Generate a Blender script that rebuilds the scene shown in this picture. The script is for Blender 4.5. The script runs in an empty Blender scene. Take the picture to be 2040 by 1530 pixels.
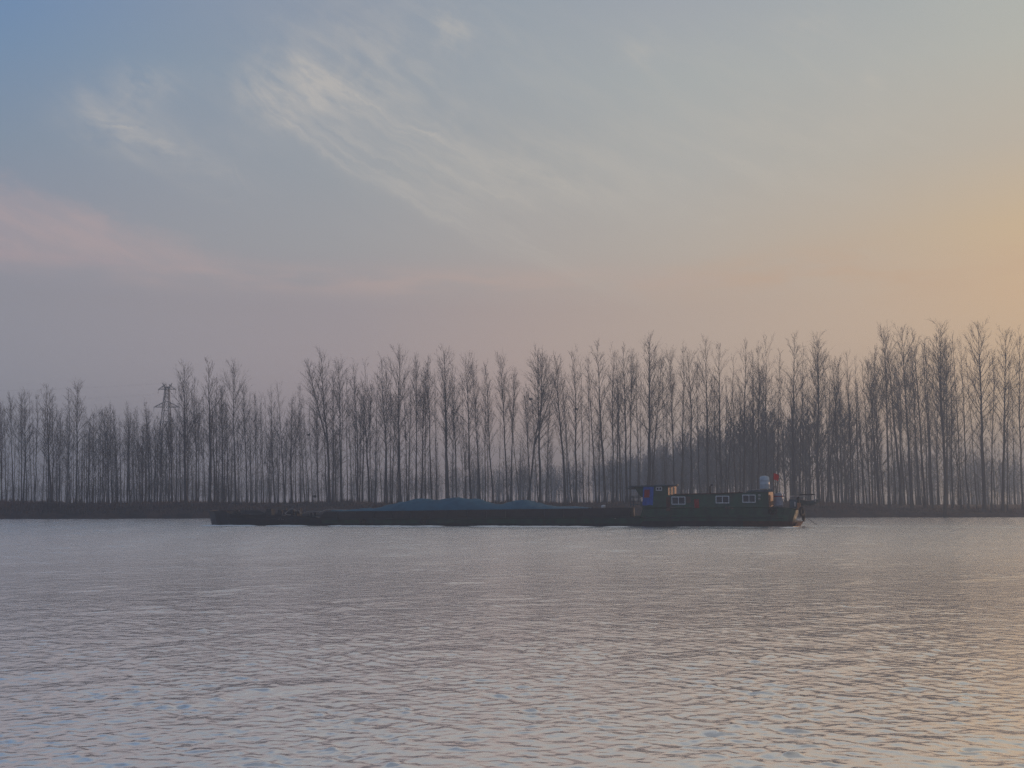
import bpy, math, random
import numpy as np
from mathutils import Vector, Matrix

scene = bpy.context.scene
COL = scene.collection
R = math.radians

# ------------------------------------------------------------------ camera
CAM_H = 2.2                       # eye height above the water
F_PX = 2200.0                     # focal length in photo pixels (2040 wide)
HOR = 1005.0                      # photo row of the horizon
PITCH = math.atan((HOR - 765.0) / F_PX)
cam_data = bpy.data.cameras.new("camera")
cam = bpy.data.objects.new("camera", cam_data)
COL.objects.link(cam)
cam.location = (0, 0, CAM_H)
cam.rotation_euler = (R(90) + PITCH, 0, 0)
cam_data.sensor_width = 36.0
cam_data.lens = F_PX / 2040.0 * 36.0
cam_data.clip_start = 0.1
cam_data.clip_end = 6000
scene.camera = cam
scene.render.resolution_x, scene.render.resolution_y = 1024, 768

# ------------------------------------------------------------------ render settings
scene.view_settings.view_transform = 'Standard'
scene.view_settings.look = 'None'
scene.view_settings.exposure = 0.0
scene.view_settings.gamma = 1.0
scene.cycles.use_denoising = True
scene.cycles.denoising_prefilter = 'NONE'
scene.cycles.sample_clamp_indirect = 2.0
scene.cycles.max_bounces = 6
scene.cycles.volume_bounces = 0
scene.cycles.transparent_max_bounces = 8
scene.cycles.caustics_reflective = False
scene.cycles.caustics_refractive = False

# ------------------------------------------------------------------ sun
SUN_AZ, SUN_EL = 47.0, 9.0        # degrees right of the view axis, above the horizon
sun_data = bpy.data.lights.new("sun", 'SUN')
sun = bpy.data.objects.new("sun", sun_data)
COL.objects.link(sun)
sd = Vector((math.sin(R(SUN_AZ)) * math.cos(R(SUN_EL)), math.cos(R(SUN_AZ)) * math.cos(R(SUN_EL)), math.sin(R(SUN_EL))))
sun.rotation_euler = sd.to_track_quat('Z', 'Y').to_euler()
sun.location = sd * 60
sun_data.energy = 2.4
sun_data.angle = R(0.5)
sun_data.color = (1.0, 0.60, 0.36)

# ------------------------------------------------------------------ node helpers
def lin(c):
    return tuple(((v / 255) / 12.92 if v / 255 <= 0.04045 else ((v / 255 + 0.055) / 1.055) ** 2.4) for v in c)

class G:
    """tiny helper to write node maths"""
    def __init__(s, nt):
        s.nt = nt
    def new(s, t):
        return s.nt.nodes.new(t)
    def put(s, sock, v):
        if isinstance(v, bpy.types.NodeSocket):
            s.nt.links.new(v, sock)
        else:
            sock.default_value = v
    def m(s, op, a, b=0.0, c=0.0, clamp=False):
        n = s.new('ShaderNodeMath'); n.operation = op; n.use_clamp = clamp
        s.put(n.inputs[0], a); s.put(n.inputs[1], b); s.put(n.inputs[2], c)
        return n.outputs[0]
    def add(s, a, b): return s.m('ADD', a, b)
    def sub(s, a, b): return s.m('SUBTRACT', a, b)
    def mul(s, a, b): return s.m('MULTIPLY', a, b)
    def step(s, v, lo, hi):
        n = s.new('ShaderNodeMapRange'); n.interpolation_type = 'SMOOTHSTEP'
        s.put(n.inputs['Value'], v); n.inputs['From Min'].default_value = lo; n.inputs['From Max'].default_value = hi
        return n.outputs[0]
    def gauss(s, X, Y, cx, cy, sx, sy):
        dx = s.mul(s.sub(X, cx), 1.0 / sx); dy = s.mul(s.sub(Y, cy), 1.0 / sy)
        q = s.add(s.mul(dx, dx), s.mul(dy, dy))
        return s.m('POWER', 2.718, s.mul(q, -1.0))
    def vec(s, x, y, z=0.0):
        n = s.new('ShaderNodeCombineXYZ')
        s.put(n.inputs[0], x); s.put(n.inputs[1], y); s.put(n.inputs[2], z)
        return n.outputs[0]
    def noise(s, v, scale=1.0, detail=4.0, rough=0.55, dist=0.0):
        n = s.new('ShaderNodeTexNoise')
        s.put(n.inputs['Vector'], v)
        n.inputs['Scale'].default_value = scale; n.inputs['Detail'].default_value = detail
        n.inputs['Roughness'].default_value = rough; n.inputs['Distortion'].default_value = dist
        return n.outputs['Fac']
    def mix(s, f, a, b):
        n = s.new('ShaderNodeMix'); n.data_type = 'RGBA'
        s.put(n.inputs['Factor'], f)
        for sock, v in ((n.inputs[6], a), (n.inputs[7], b)):
            s.put(sock, v if isinstance(v, bpy.types.NodeSocket) else tuple(v) + (1.0,))
        return n.outputs[2]
    def ramp(s, f, stops, interp='EASE'):
        n = s.new('ShaderNodeValToRGB'); cr = n.color_ramp; cr.interpolation = interp
        while len(cr.elements) < len(stops): cr.elements.new(0.5)
        for e, (p, c) in zip(cr.elements, stops):
            e.position = p
        for e, (p, c) in zip(cr.elements, stops):
            e.color = tuple(c) + (1.0,)
        s.put(n.inputs[0], f)
        return n.outputs[0]

# ------------------------------------------------------------------ sky (world)
world = bpy.data.worlds.new("World")
scene.world = world
world.use_nodes = True
nt = world.node_tree
nt.nodes.clear()
g = G(nt)
out = g.new('ShaderNodeOutputWorld'); bg = g.new('ShaderNodeBackground')
nt.links.new(bg.outputs[0], out.inputs[0])
bg.inputs['Strength'].default_value = 0.1
nish = g.new('ShaderNodeTexSky'); nish.sky_type = 'NISHITA'; nish.sun_disc = False
nish.sun_elevation = R(SUN_EL); nish.sun_rotation = R(SUN_AZ)
nish.dust_density = 4.0; nish.air_density = 1.0
tc = g.new('ShaderNodeTexCoord')
sx = g.new('ShaderNodeSeparateXYZ'); nt.links.new(tc.outputs['Generated'], sx.inputs[0])
az = g.mul(g.m('ARCTAN2', sx.outputs[0], sx.outputs[1]), 57.29578)       # degrees right of +Y
el = g.mul(g.m('ARCSINE', sx.outputs[2]), 57.29578)
DEG = 57.29578 / F_PX
X = g.add(g.mul(az, 1 / DEG), 1020.0)     # azimuth and elevation in units of 0.026 degrees
Y = g.sub(HOR, g.mul(el, 1 / DEG))
azn = g.add(g.mul(az, 1 / 360.0), 0.5)
def az01(x): return 0.5 + (x - 1020.0) * DEG / 360.0
# hazy veil of dusk light: colour by azimuth for several elevations
ROWS = [
    (-1500, (84, 96, 114),  [(80, 94, 116), (82, 95, 114), (84, 96, 112), (88, 98, 112), (92, 100, 112), (96, 102, 112), (100, 104, 112)]),
    (-500, (106, 118, 138),  [(116, 130, 150), (122, 134, 149), (130, 139, 150), (136, 142, 150), (142, 146, 150), (148, 150, 150), (152, 152, 148)]),
    (-130, (92, 108, 136),  [(96, 113, 139), (108, 122, 143), (118, 130, 147), (127, 137, 149), (135, 142, 150), (143, 147, 151), (149, 151, 149)]),
    (10,   (98, 122, 165),  [(104, 141, 188), (131, 151, 179), (148, 159, 175), (155, 166, 177), (164, 171, 180), (168, 176, 180), (172, 182, 180)]),
    (180,  (105, 125, 160), [(118, 148, 182), (140, 158, 177), (156, 165, 175), (166, 173, 178), (176, 181, 180), (182, 184, 180), (187, 188, 178)]),
    (350,  (115, 130, 155), [(136, 154, 174), (153, 162, 174), (162, 168, 174), (174, 175, 174), (184, 183, 178), (192, 186, 174), (198, 186, 168)]),
    (500,  (122, 128, 150), [(154, 158, 172), (163, 165, 172), (171, 170, 172), (184, 177, 172), (196, 185, 172), (206, 187, 164), (220, 190, 148)]),
    (620,  (124, 126, 148), [(159, 159, 169), (168, 162, 168), (174, 164, 167), (190, 172, 165), (202, 181, 165), (214, 188, 162), (228, 190, 146)]),
    (800,  (120, 124, 146), [(170, 170, 181), (180, 172, 179), (190, 173, 174), (209, 183, 172), (220, 193, 172), (230, 197, 166), (238, 200, 154)]),
    (1005, (112, 120, 142), [(172, 175, 190), (184, 178, 188), (196, 180, 182), (218, 192, 180), (230, 203, 180), (240, 207, 174), (246, 210, 164)]),
]
XS = [0, 340, 680, 1020, 1360, 1700, 2060]
veil = None
prev = None
for y, back, cols in ROWS:
    stops = [(0.0, lin(back)), (0.30, lin(tuple(0.6 * b + 0.4 * c for b, c in zip(back, cols[0])))), (az01(-500), lin(cols[0]))]
    stops += [(az01(x), lin(c)) for x, c in zip(XS, cols)]
    glow = tuple(min(255, v * k) for v, k in zip(cols[-1], (1.02, 1.01, 1.0)))
    stops += [(0.5 + SUN_AZ / 360.0, lin(glow)), (0.80, lin(tuple(0.5 * (a + b) for a, b in zip(back, cols[-1])))), (1.0, lin(back))]
    stops = sorted(stops, key=lambda t: t[0])
    r = g.ramp(azn, stops, 'LINEAR')
    veil = r if veil is None else g.mix(g.step(Y, prev, y) if False else g.m('MULTIPLY', g.sub(Y, prev), 1.0 / (y - prev), clamp=True), veil, r)
    prev = y
# high cirrus, swept into curved feathers
wv1 = g.mul(g.sub(g.noise(g.vec(g.mul(X, 0.012), g.mul(Y, 0.012), 3.0), 1.0, 4.0, 0.6), 0.5), 46.0)
wv2 = g.mul(g.sub(g.noise(g.vec(g.mul(X, 0.035), g.mul(Y, 0.035), 8.0), 1.0, 3.0, 0.6), 0.5), 14.0)
YW = g.add(Y, g.add(wv1, wv2))
def curve(x0, y0, kq, kl):
    t_ = g.m('MAXIMUM', g.sub(X, x0), 0.0)
    return g.sub(YW, g.add(y0, g.add(g.mul(g.m('POWER', t_, 0.5), kq), g.mul(t_, kl))))
def gate(xa, xb, xc, xd):
    return g.mul(g.step(X, xa, xb), g.sub(1.0, g.step(X, xc, xd)))
V1 = curve(460.0, 165.0, 8.0, 0.26)
fib = g.step(g.noise(g.vec(g.mul(X, 0.0045), g.mul(V1, 0.055), 7.7), 1.0, 4.0, 0.6), 0.32, 0.66)
fib2 = g.step(g.noise(g.vec(g.mul(X, 0.012), g.mul(V1, 0.10), 2.7), 1.0, 5.0, 0.65), 0.25, 0.75)
fib = g.mul(g.add(g.mul(fib, 0.75), 0.25), g.add(g.mul(fib2, 0.55), 0.45))
fib = g.mul(fib, 1.12)
feather = None
for (x0, y0, kq, kl, off, up, dn, gt_, k_) in (
        (460, 165, 8.0, .26, 0, 34, 15, (455, 540, 700, 1500), .85), (460, 165, 8.0, .26, -52, 22, 16, (600, 700, 800, 1300), .55), (460, 165, 8.0, .26, -95, 20, 14, (720, 820, 850, 1250), .40),
        (555, 118, 7.0, .16, 0, 26, 24, (550, 600, 720, 1500), .80), (555, 118, 7.0, .16, 55, 14, 12, (640, 720, 800, 1150), .45), (155, 230, 6.5, .12, 0, 26, 22, (150, 200, 260, 620), .60),
        (155, 230, 6.5, .12, 45, 16, 14, (230, 290, 330, 560), .30), (900, 180, 5.0, .22, 0, 16, 14, (900, 980, 1050, 1500), .28), (1150, 210, 4.0, .22, 0, 26, 20, (1150, 1250, 1500, 1900), .25)):
    d_ = g.sub(curve(float(x0), float(y0), kq, kl), float(off))
    q_ = g.add(g.mul(g.m('MAXIMUM', d_, 0.0), 1.0 / dn), g.mul(g.m('MINIMUM', d_, 0.0), -1.0 / up))
    q_ = g.m('POWER', 2.718, g.mul(g.mul(q_, q_), -1.0))
    q_ = g.mul(g.mul(q_, gate(*gt_)), k_)
    feather = q_ if feather is None else g.add(feather, q_)
feather = g.mul(feather, fib)
n1 = g.noise(g.vec(g.mul(X, 0.010), g.mul(Y, 0.013), 1.3), 1.0, 6.0, 0.6, 0.6)
n2 = g.step(n1, 0.36, 0.70)
n3 = g.step(g.noise(g.vec(g.mul(X, 0.006), g.mul(g.add(Y, g.mul(X, -0.5)), 0.020), 5.1), 1.0, 6.0, 0.6, 0.4), 0.38, 0.70)
puffs = None
for cx, cy, wx, wy, k in ((545, 215, 95, 70, .75), (660, 160, 120, 80, .5), (640, 215, 110, 40, .5), (285, 222, 62, 30, .75), (240, 290, 90, 50, .5),
                          (895, 95, 38, 36, .8), (800, 180, 90, 60, .45), (905, 250, 24, 42, .6), (1292, 130, 40, 30, .35), (1000, 330, 160, 50, .3),
                          (330, 335, 130, 40, .35), (1620, 90, 60, 40, .3), (1740, 215, 22, 22, .5), (780, 60, 260, 60, .25), (1180, 390, 280, 80, .25),
                          (1435, 452, 18, 7, .5), (1970, 60, 90, 60, .3), (1640, 300, 200, 60, .2)):
    q = g.mul(g.gauss(X, Y, cx, cy, wx, wy), k)
    puffs = q if puffs is None else g.add(puffs, q)
puffs = g.mul(puffs, g.add(g.mul(n2, 0.55), g.mul(n3, 0.65)))
veilc = g.mul(g.mul(gate(520, 800, 1500, 2100), g.mul(g.step(Y, 20.0, 160.0), g.sub(1.0, g.step(Y, 380.0, 520.0)))), g.mul(n3, 0.13))
cirrus = g.m('ADD', g.add(feather, veilc), g.mul(puffs, 1.0), clamp=True)
skyc = g.mix(g.mul(cirrus, 0.80), veil, g.mix(g.step(X, 300, 1600), lin((200, 195, 190)), lin((208, 200, 186))))
# pink low bank of cloud on the left, thinning to a band to the right
topl = g.add(425.0, g.mul(g.m('MAXIMUM', X, 0.0), 0.26))
nb = g.mul(g.sub(g.noise(g.vec(g.mul(X, 0.011), g.mul(Y, 0.022), 9.2), 1.0, 6.0, 0.66), 0.5), 100.0)
VB = g.add(g.sub(Y, topl), nb)
pb = g.mul(g.step(VB, -40.0, 22.0), g.sub(1.0, g.step(g.add(Y, g.mul(nb, 0.6)), 520.0, 598.0)))
pb = g.mul(pb, g.sub(1.0, g.step(X, 360.0, 560.0)))
pb2 = g.mul(g.gauss(X, Y, 800.0, 566.0, 720.0, 26.0), g.step(g.noise(g.vec(g.mul(X, 0.0035), g.mul(Y, 0.02), 2.2), 1.0, 4.0), 0.34, 0.62))
pb3 = g.mul(g.gauss(X, Y, 1700.0, 565.0, 330.0, 45.0), g.step(g.noise(g.vec(g.mul(X, 0.004), g.mul(Y, 0.018), 4.2), 1.0, 4.0), 0.40, 0.65))
pk = g.m('ADD', g.mul(g.mul(pb, g.add(0.55, g.mul(n3, 0.45))), 0.60), g.mul(pb2, 0.55), clamp=True)
skyc = g.mix(pk, skyc, g.mix(g.step(X, 200, 1300), lin((202, 178, 176)), lin((210, 182, 166))))
skyc = g.mix(g.mul(pb3, 0.5), skyc, lin((214, 174, 138)))
wisp = g.mul(g.add(g.gauss(X, Y, 35.0, 553.0, 62.0, 9.0), g.gauss(X, Y, 200.0, 552.0, 60.0, 8.0)), g.step(n1, 0.25, 0.6))
skyc = g.mix(g.mul(wisp, 0.55), skyc, lin((190, 170, 174)))
sc10 = g.new('ShaderNodeVectorMath'); sc10.operation = 'SCALE'
nt.links.new(skyc, sc10.inputs[0]); sc10.inputs['Scale'].default_value = 10.0
final = g.mix(0.96, nish.outputs[0], sc10.outputs[0])
nt.links.new(final, bg.inputs['Color'])

# ------------------------------------------------------------------ general helpers
def ray(px, py):
    xc, yc = (px - 1020.0) / F_PX, (765.0 - py) / F_PX
    c, s = math.cos(PITCH), math.sin(PITCH)
    return Vector((xc, c - yc * s, s + yc * c))
def at_depth(px, py, d):
    v = ray(px, py); k = d / v.y
    return Vector((0, 0, CAM_H)) + v * k
def on_level(px, py, z=0.0):
    v = ray(px, py); k = (z - CAM_H) / v.z
    return Vector((0, 0, CAM_H)) + v * k

def tag(o, label=None, cat=None, group=None, kind=None):
    if label: o['label'] = label
    if cat: o['category'] = cat
    if group: o['group'] = group
    if kind: o['kind'] = kind
    return o
def empty(name, loc=(0, 0, 0), rz=0.0):
    o = bpy.data.objects.new(name, None); COL.objects.link(o)
    o.location = loc; o.rotation_euler = (0, 0, rz); o.empty_display_size = 0.3
    return o
def mesh_np(name, V_, F_, mat, parent=None, smooth=False):
    me = bpy.data.meshes.new(name)
    V_ = np.asarray(V_, dtype=np.float32); F_ = np.asarray(F_, dtype=np.int32)
    n = F_.shape[1]
    me.vertices.add(len(V_)); me.vertices.foreach_set('co', V_.ravel())
    me.loops.add(F_.size); me.loops.foreach_set('vertex_index', F_.ravel())
    me.polygons.add(len(F_)); me.polygons.foreach_set('loop_start', np.arange(0, F_.size, n, dtype=np.int32))
    me.polygons.foreach_set('loop_total', np.full(len(F_), n, dtype=np.int32))
    if smooth: me.polygons.foreach_set('use_smooth', np.ones(len(F_), dtype=bool))
    me.update(calc_edges=True); me.validate()
    me.materials.append(mat)
    if parent == 'mesh': return me
    o = bpy.data.objects.new(name, me); COL.objects.link(o)
    if parent is not None: o.parent = parent
    return o

class MB:
    """collects polygons with material slots, builds ONE mesh object"""
    def __init__(s): s.v, s.f, s.mi, s.sm = [], [], [], []
    def poly(s, pts, mi=0, sm=False):
        b = len(s.v); s.v += [tuple(p) for p in pts]; s.f.append(list(range(b, b + len(pts)))); s.mi.append(mi); s.sm.append(sm)
    def grid(s, rows, mi=0, closed=False, sm=True):
        b = len(s.v); n = len(rows[0])
        for r in rows: s.v += [tuple(p) for p in r]
        for i in range(len(rows) - 1):
            for j in range(n if closed else n - 1):
                k = (j + 1) % n
                s.f.append([b + i * n + j, b + i * n + k, b + (i + 1) * n + k, b + (i + 1) * n + j]); s.mi.append(mi); s.sm.append(sm)
    def box(s, lo, hi, mi=0, bev=0.0):
        x0, y0, z0 = lo; x1, y1, z1 = hi
        s.hexa([(x0, y0, z0), (x1, y0, z0), (x1, y1, z0), (x0, y1, z0)], [(x0, y0, z1), (x1, y0, z1), (x1, y1, z1), (x0, y1, z1)], mi)
    def hexa(s, bot, top, mi=0):
        b = len(s.v); s.v += [tuple(p) for p in bot] + [tuple(p) for p in top]; n = len(bot)
        s.f.append([b + n - 1 - i for i in range(n)]); s.f.append([b + n + i for i in range(n)])
        for i in range(n):
            j = (i + 1) % n; s.f.append([b + i, b + j, b + n + j, b + n + i])
        s.mi += [mi] * (n + 2); s.sm += [False] * (n + 2)
    def tube(s, pts, rad, seg=8, mi=0, caps=True):
        rows = []
        pts = [Vector(p) for p in pts]
        for i, p in enumerate(pts):
            d = (pts[min(i + 1, len(pts) - 1)] - pts[max(i - 1, 0)]).normalized()
            a = d.orthogonal().normalized() if abs(d.z) > 0.9 else d.cross(Vector((0, 0, 1))).normalized()
            c = d.cross(a)
            r = rad[i] if isinstance(rad, (list, tuple)) else rad
            rows.append([p + (a * math.cos(2 * math.pi * k / seg) + c * math.sin(2 * math.pi * k / seg)) * r for k in range(seg)])
        s.grid(rows, mi, closed=True, sm=seg > 5)
        if caps:
            s.poly(rows[0][::-1], mi); s.poly(rows[-1], mi)
    def lathe(s, prof, c, seg=20, mi=0):
        rows = [[(c[0] + r * math.cos(2 * math.pi * k / seg), c[1] + r * math.sin(2 * math.pi * k / seg), c[2] + z) for k in range(seg)] for r, z in prof]
        s.grid(rows, mi, closed=True)
    def build(s, name, mats, parent=None):
        me = bpy.data.meshes.new(name)
        me.from_pydata(s.v, [], s.f)
        for m_ in (mats if isinstance(mats, (list, tuple)) else [mats]): me.materials.append(m_)
        me.polygons.foreach_set('material_index', s.mi); me.polygons.foreach_set('use_smooth', s.sm)
        me.update()
        o = bpy.data.objects.new(name, me); COL.objects.link(o)
        if parent is not None: o.parent = parent
        return o

def material(name, col, rough=0.7, var=0.25, scale=3.0, col2=None, metal=0.0, bump=0.0, streak=None, spec=0.5):
    m_ = bpy.data.materials.new(name); m_.use_nodes = True
    t = m_.node_tree; b = t.nodes['Principled BSDF']; h = G(t)
    c = h.new('ShaderNodeTexCoord').outputs['Object']
    if streak:
        mp = h.new('ShaderNodeMapping'); t.links.new(c, mp.inputs[0]); mp.inputs['Scale'].default_value = streak; c = mp.outputs[0]
    f = h.noise(c, scale, 5.0, 0.6)
    c2 = col2 if col2 else tuple(v * (1 - 2 * var) for v in col)
    c1 = tuple(v * (1 + var) for v in col) if not col2 else col
    t.links.new(h.mix(h.step(f, 0.3, 0.7), c1, c2), b.inputs['Base Color'])
    b.inputs['Roughness'].default_value = rough; b.inputs['Metallic'].default_value = metal
    b.inputs['Specular IOR Level'].default_value = spec
    if bump:
        bp = h.new('ShaderNodeBump'); bp.inputs['Strength'].default_value = bump; bp.inputs['Distance'].default_value = 0.05
        t.links.new(f, bp.inputs['Height']); t.links.new(bp.outputs[0], b.inputs['Normal'])
    return m_

def rust_over(m_, amount=0.5):
    t = m_.node_tree; h = G(t); b = t.nodes['Principled BSDF']
    src = b.inputs['Base Color'].links[0].from_socket
    c = h.new('ShaderNodeTexCoord').outputs['Object']
    mp = h.new('ShaderNodeMapping'); t.links.new(c, mp.inputs[0]); mp.inputs['Scale'].default_value = (1.6, 1.6, .35)
    a_ = h.step(h.noise(mp.outputs[0], 1.0, 6.0, 0.7), 0.52, 0.72)
    mp2 = h.new('ShaderNodeMapping'); t.links.new(c, mp2.inputs[0]); mp2.inputs['Scale'].default_value = (.35, .35, 1.2)
    s_ = h.step(h.noise(mp2.outputs[0], 1.0, 4.0, 0.6), 0.50, 0.75)
    c1 = h.mix(h.mul(a_, amount), src, (0.085, 0.036, 0.024))
    t.links.new(h.mix(h.mul(s_, amount * .6), c1, (0.075, 0.085, 0.09)), b.inputs['Base Color'])
    return m_

M = {}
M['bark'] = material('bark', (0.085, 0.072, 0.068), 0.9, 0.3, 6.0, bump=0.4, streak=(1, 1, .25))
M['twig'] = material('twig', (0.075, 0.058, 0.055), 0.9, 0.2, 2.0)
M['far_twig'] = material('far_twig', (0.07, 0.06, 0.058), 0.9, 0.2, 0.4)
M['earth'] = material('bank_earth', (0.14, 0.078, 0.056), 0.95, 0.3, 0.35, col2=(0.050, 0.036, 0.032), bump=0.6)
M['grass'] = material('dry_grass', (0.22, 0.115, 0.072), 0.95, 0.3, 0.12, col2=(0.075, 0.05, 0.038))
M['steel'] = material('galvanised_steel', (0.12, 0.13, 0.14), 0.6, 0.15, 2.0, metal=0.3)
M['hull'] = material('hull_paint', (0.018, 0.022, 0.032), 0.5, 0.3, 1.2, col2=(0.010, 0.012, 0.017), streak=(1, 1, .3))
M['hull_green'] = material('hull_green_paint', (0.026, 0.125, 0.080), 0.45, 0.3, 1.4, col2=(0.018, 0.055, 0.046), streak=(1, 1, .3))
M['dark_gear'] = material('dark_deck_gear_paint', (0.020, 0.024, 0.034), 0.6, 0.2, 3.0)
M['rust'] = material('rusty_steel', (0.11, 0.035, 0.022), 0.75, 0.3, 4.0, col2=(0.045, 0.016, 0.014))
M['house_green'] = material('deckhouse_green_paint', (0.020, 0.110, 0.070), 0.5, 0.3, 1.5, col2=(0.014, 0.050, 0.042), streak=(1, 1, .4))
M['deck'] = material('deck_steel', (0.07, 0.045, 0.04), 0.8, 0.3, 1.5, col2=(0.04, 0.035, 0.04))
M['grey'] = material('pale_grey_paint', (0.42, 0.42, 0.43), 0.5, 0.15, 3.0)
M['white'] = material('white_paint', (0.72, 0.72, 0.72), 0.45, 0.08, 3.0)
M['frame'] = material('window_frame_paint', (0.78, 0.86, 0.92), 0.4, 0.08, 4.0)
M['glass'] = material('dark_window_glass', (0.02, 0.03, 0.05), 0.12, 0.2, 3.0, spec=0.6)
M['coam'] = material('coaming_paint', (0.013, 0.015, 0.024), 0.45, 0.3, 0.8, col2=(0.007, 0.008, 0.013))
for k_, a_ in (('hull', .35), ('hull_green', .45), ('house_green', .22), ('coam', .35)): rust_over(M[k_], a_)
M['orange_wood'] = material('varnished_wood', (0.42, 0.20, 0.11), 0.6, 0.25, 5.0, streak=(4, 4, .5))
M['tarp'] = material('blue_tarpaulin', (0.026, 0.165, 0.27), 0.9, 0.2, 0.9, col2=(0.018, 0.120, 0.205), bump=0.9)
M['cobalt'] = material('cobalt_sheet', (0.012, 0.11, 0.52), 0.6, 0.15, 3.0)
M['red'] = material('red_cloth', (0.38, 0.022, 0.025), 0.85, 0.15, 5.0)
M['flagred'] = material('bright_red_cloth', (0.80, 0.03, 0.025), 0.85, 0.1, 5.0)
M['tank'] = material('pale_blue_plastic', (0.62, 0.73, 0.82), 0.45, 0.08, 2.0)
M['drum'] = material('grey_drum_paint', (0.40, 0.42, 0.50), 0.5, 0.12, 3.0)
M['roof'] = material('grey_blue_roofing', (0.10, 0.15, 0.19), 0.7, 0.2, 2.0)
M['rubber'] = material('black_rubber', (0.012, 0.012, 0.014), 0.8, 0.2, 6.0)
M['rope'] = material('pale_rope', (0.34, 0.33, 0.33), 0.9, 0.2, 12.0)
M['darkrope'] = material('dark_rope', (0.05, 0.045, 0.045), 0.9, 0.2, 12.0)
M['brown'] = material('brown_board', (0.12, 0.075, 0.06), 0.7, 0.2, 4.0)
M['dinghy'] = material('weathered_green_grey_paint', (0.12, 0.16, 0.16), 0.6, 0.2, 3.0)
M['nest'] = material('nest_sticks', (0.03, 0.024, 0.022), 0.95, 0.3, 9.0)
M['water_glint'] = material('glint_mirror', (0.97, 0.97, 0.97), 0.25, 0.01, 6.0, metal=1.0)  # mirror metal for added flakes that stand in for bright water reflection

# ------------------------------------------------------------------ terrain
def shore(x):
    x = np.asarray(x, float)
    s = 181 + 0.115 * x + np.where(x < -20, 0.02 * (x + 20), 0)
    return s + 1.3 * np.sin(x * 0.11 + 1) + 0.9 * np.sin(x * 0.31) + 0.5 * np.sin(x * 0.83 + 2) + 0.3 * np.sin(x * 1.7 + 1.5 * np.sin(x * .6)) + 4.0 * np.clip((x - 60) / 40, 0, 1) ** 2
def hash2(x, y):
    return (np.sin(x * 12.9898 + y * 78.233) * 43758.5453) % 1.0
def land_z(x, y):
    x = np.asarray(x, float); y = np.asarray(y, float)
    t = y - shore(x)
    right = np.clip((x - 55) / 18.0, 0, 1)
    a = 1.25 - 0.55 * right
    z = -0.9 + 0.95 * np.clip((t + 1.2) / 1.6, 0, 1) + a * np.clip(t / 2.2, 0, 1) ** 0.8 + (2.38 - 0.05 - a - 0.35 * right) * np.clip((t - 2) / (7 + 8 * right), 0, 1) ** 0.9
    z = z + 0.10 * np.sin(x * 0.23 + y * 0.11) * np.clip(t / 6, 0, 1) + 0.07 * np.sin(x * 0.71 - y * 0.4 + 1) * np.clip(t / 3, 0, 1)
    return z
xs = np.concatenate([np.linspace(-760, -125, 40), np.arange(-120, 125, 1.0), np.linspace(130, 760, 40)])
ts = np.concatenate([np.array([-6, -3, -1.6, -1.0, -.5, 0, .4, .8, 1.3, 1.8, 2.4, 3.2, 4.2, 5.4, 7, 9, 11.5, 14.5, 18, 24, 32, 44, 60, 90, 130, 190, 270, 380, 520, 680])])
XX, TT = np.meshgrid(xs, ts)
YY = shore(XX) + TT
ZZ = land_z(XX, YY) + (hash2(XX, YY) - .5) * 0.16 * np.clip(TT / 2, 0, 1)
nr, nc = XX.shape
idx = np.arange(nr * nc).reshape(nr, nc)
FF = np.stack([idx[:-1, :-1], idx[:-1, 1:], idx[1:, 1:], idx[1:, :-1]], -1).reshape(-1, 4)
ground = mesh_np('ground', np.stack([XX, YY, ZZ], -1).reshape(-1, 3), FF, M['earth'], smooth=True)
tag(ground, kind='structure')

# ------------------------------------------------------------------ water
SLOPE = 0.0165
rng = np.random.default_rng(5)
rows = [1.5]
while rows[-1] < 212:
    d = rows[-1]
    rows.append(d + min(max(d * d / (2.2 * 1104) * 0.6, 0.026), 0.30))
rows = np.array(rows)
cols = np.linspace(-0.72, 0.72, 900)
WX = cols[None, :] * (rows[:, None] + 6.0)
WY = np.repeat(rows[:, None], len(cols), 1)
dd = np.maximum(np.gradient(rows)[:, None], (rows[:, None] + 6) * (cols[1] - cols[0]))
H = np.zeros_like(WX); DX = np.zeros_like(WX); DY = np.zeros_like(WX)
def gust(sc, sd_):
    r2 = np.random.default_rng(sd_); a = np.zeros_like(WX)
    for k in range(7):
        th_ = r2.uniform(0, 6.28); kk = 6.283 / (sc * r2.uniform(.6, 1.8))
        a += np.sin(kk * (WX * math.cos(th_) + WY * math.sin(th_)) + r2.uniform(0, 6.28))
    return np.clip(0.5 + a / 4.2, 0.05, 1.5)
env, env2 = gust(5.0, 1), (0.66 + 0.65 * gust(0.5, 2) ** 2) * (0.7 + 0.5 * gust(3.0, 3))
wx = WX + 0.06 * np.sin(WY * 2.1 + WX * .7) + 0.03 * np.sin(WY * 5.3 - WX * 3.1)
wy = WY + 0.06 * np.sin(WX * 1.7 - WY * .6) + 0.03 * np.sin(WX * 4.7 + WY * 2.9)
for i in range(96):
    fine_ = i < 66
    if fine_: lam = 0.085 * (0.42 / 0.085) ** ((i + rng.random()) / 66); slope = SLOPE; e_ = env2; th = rng.normal(R(-82), R(56))
    else: lam = 0.7 * (1.9 / 0.7) ** ((i - 66 + rng.random()) / 30); slope = SLOPE * 0.40; e_ = env; th = rng.normal(R(-75), R(38))
    k = 2 * math.pi / lam
    fade = np.clip(lam / (1.7 * dd) - 0.6, 0, 1) * (1 + (0 if fine_ else 1) * np.clip((WY - 18) / 30, 0, 2.6))
    ph = k * (wx * math.cos(th) + wy * math.sin(th)) + rng.random() * 6.283
    a = fade * slope / k * e_
    H += a * np.sin(ph); c_ = a * np.cos(ph) * 0.9
    DX += c_ * math.cos(th); DY += c_ * math.sin(th)
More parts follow.
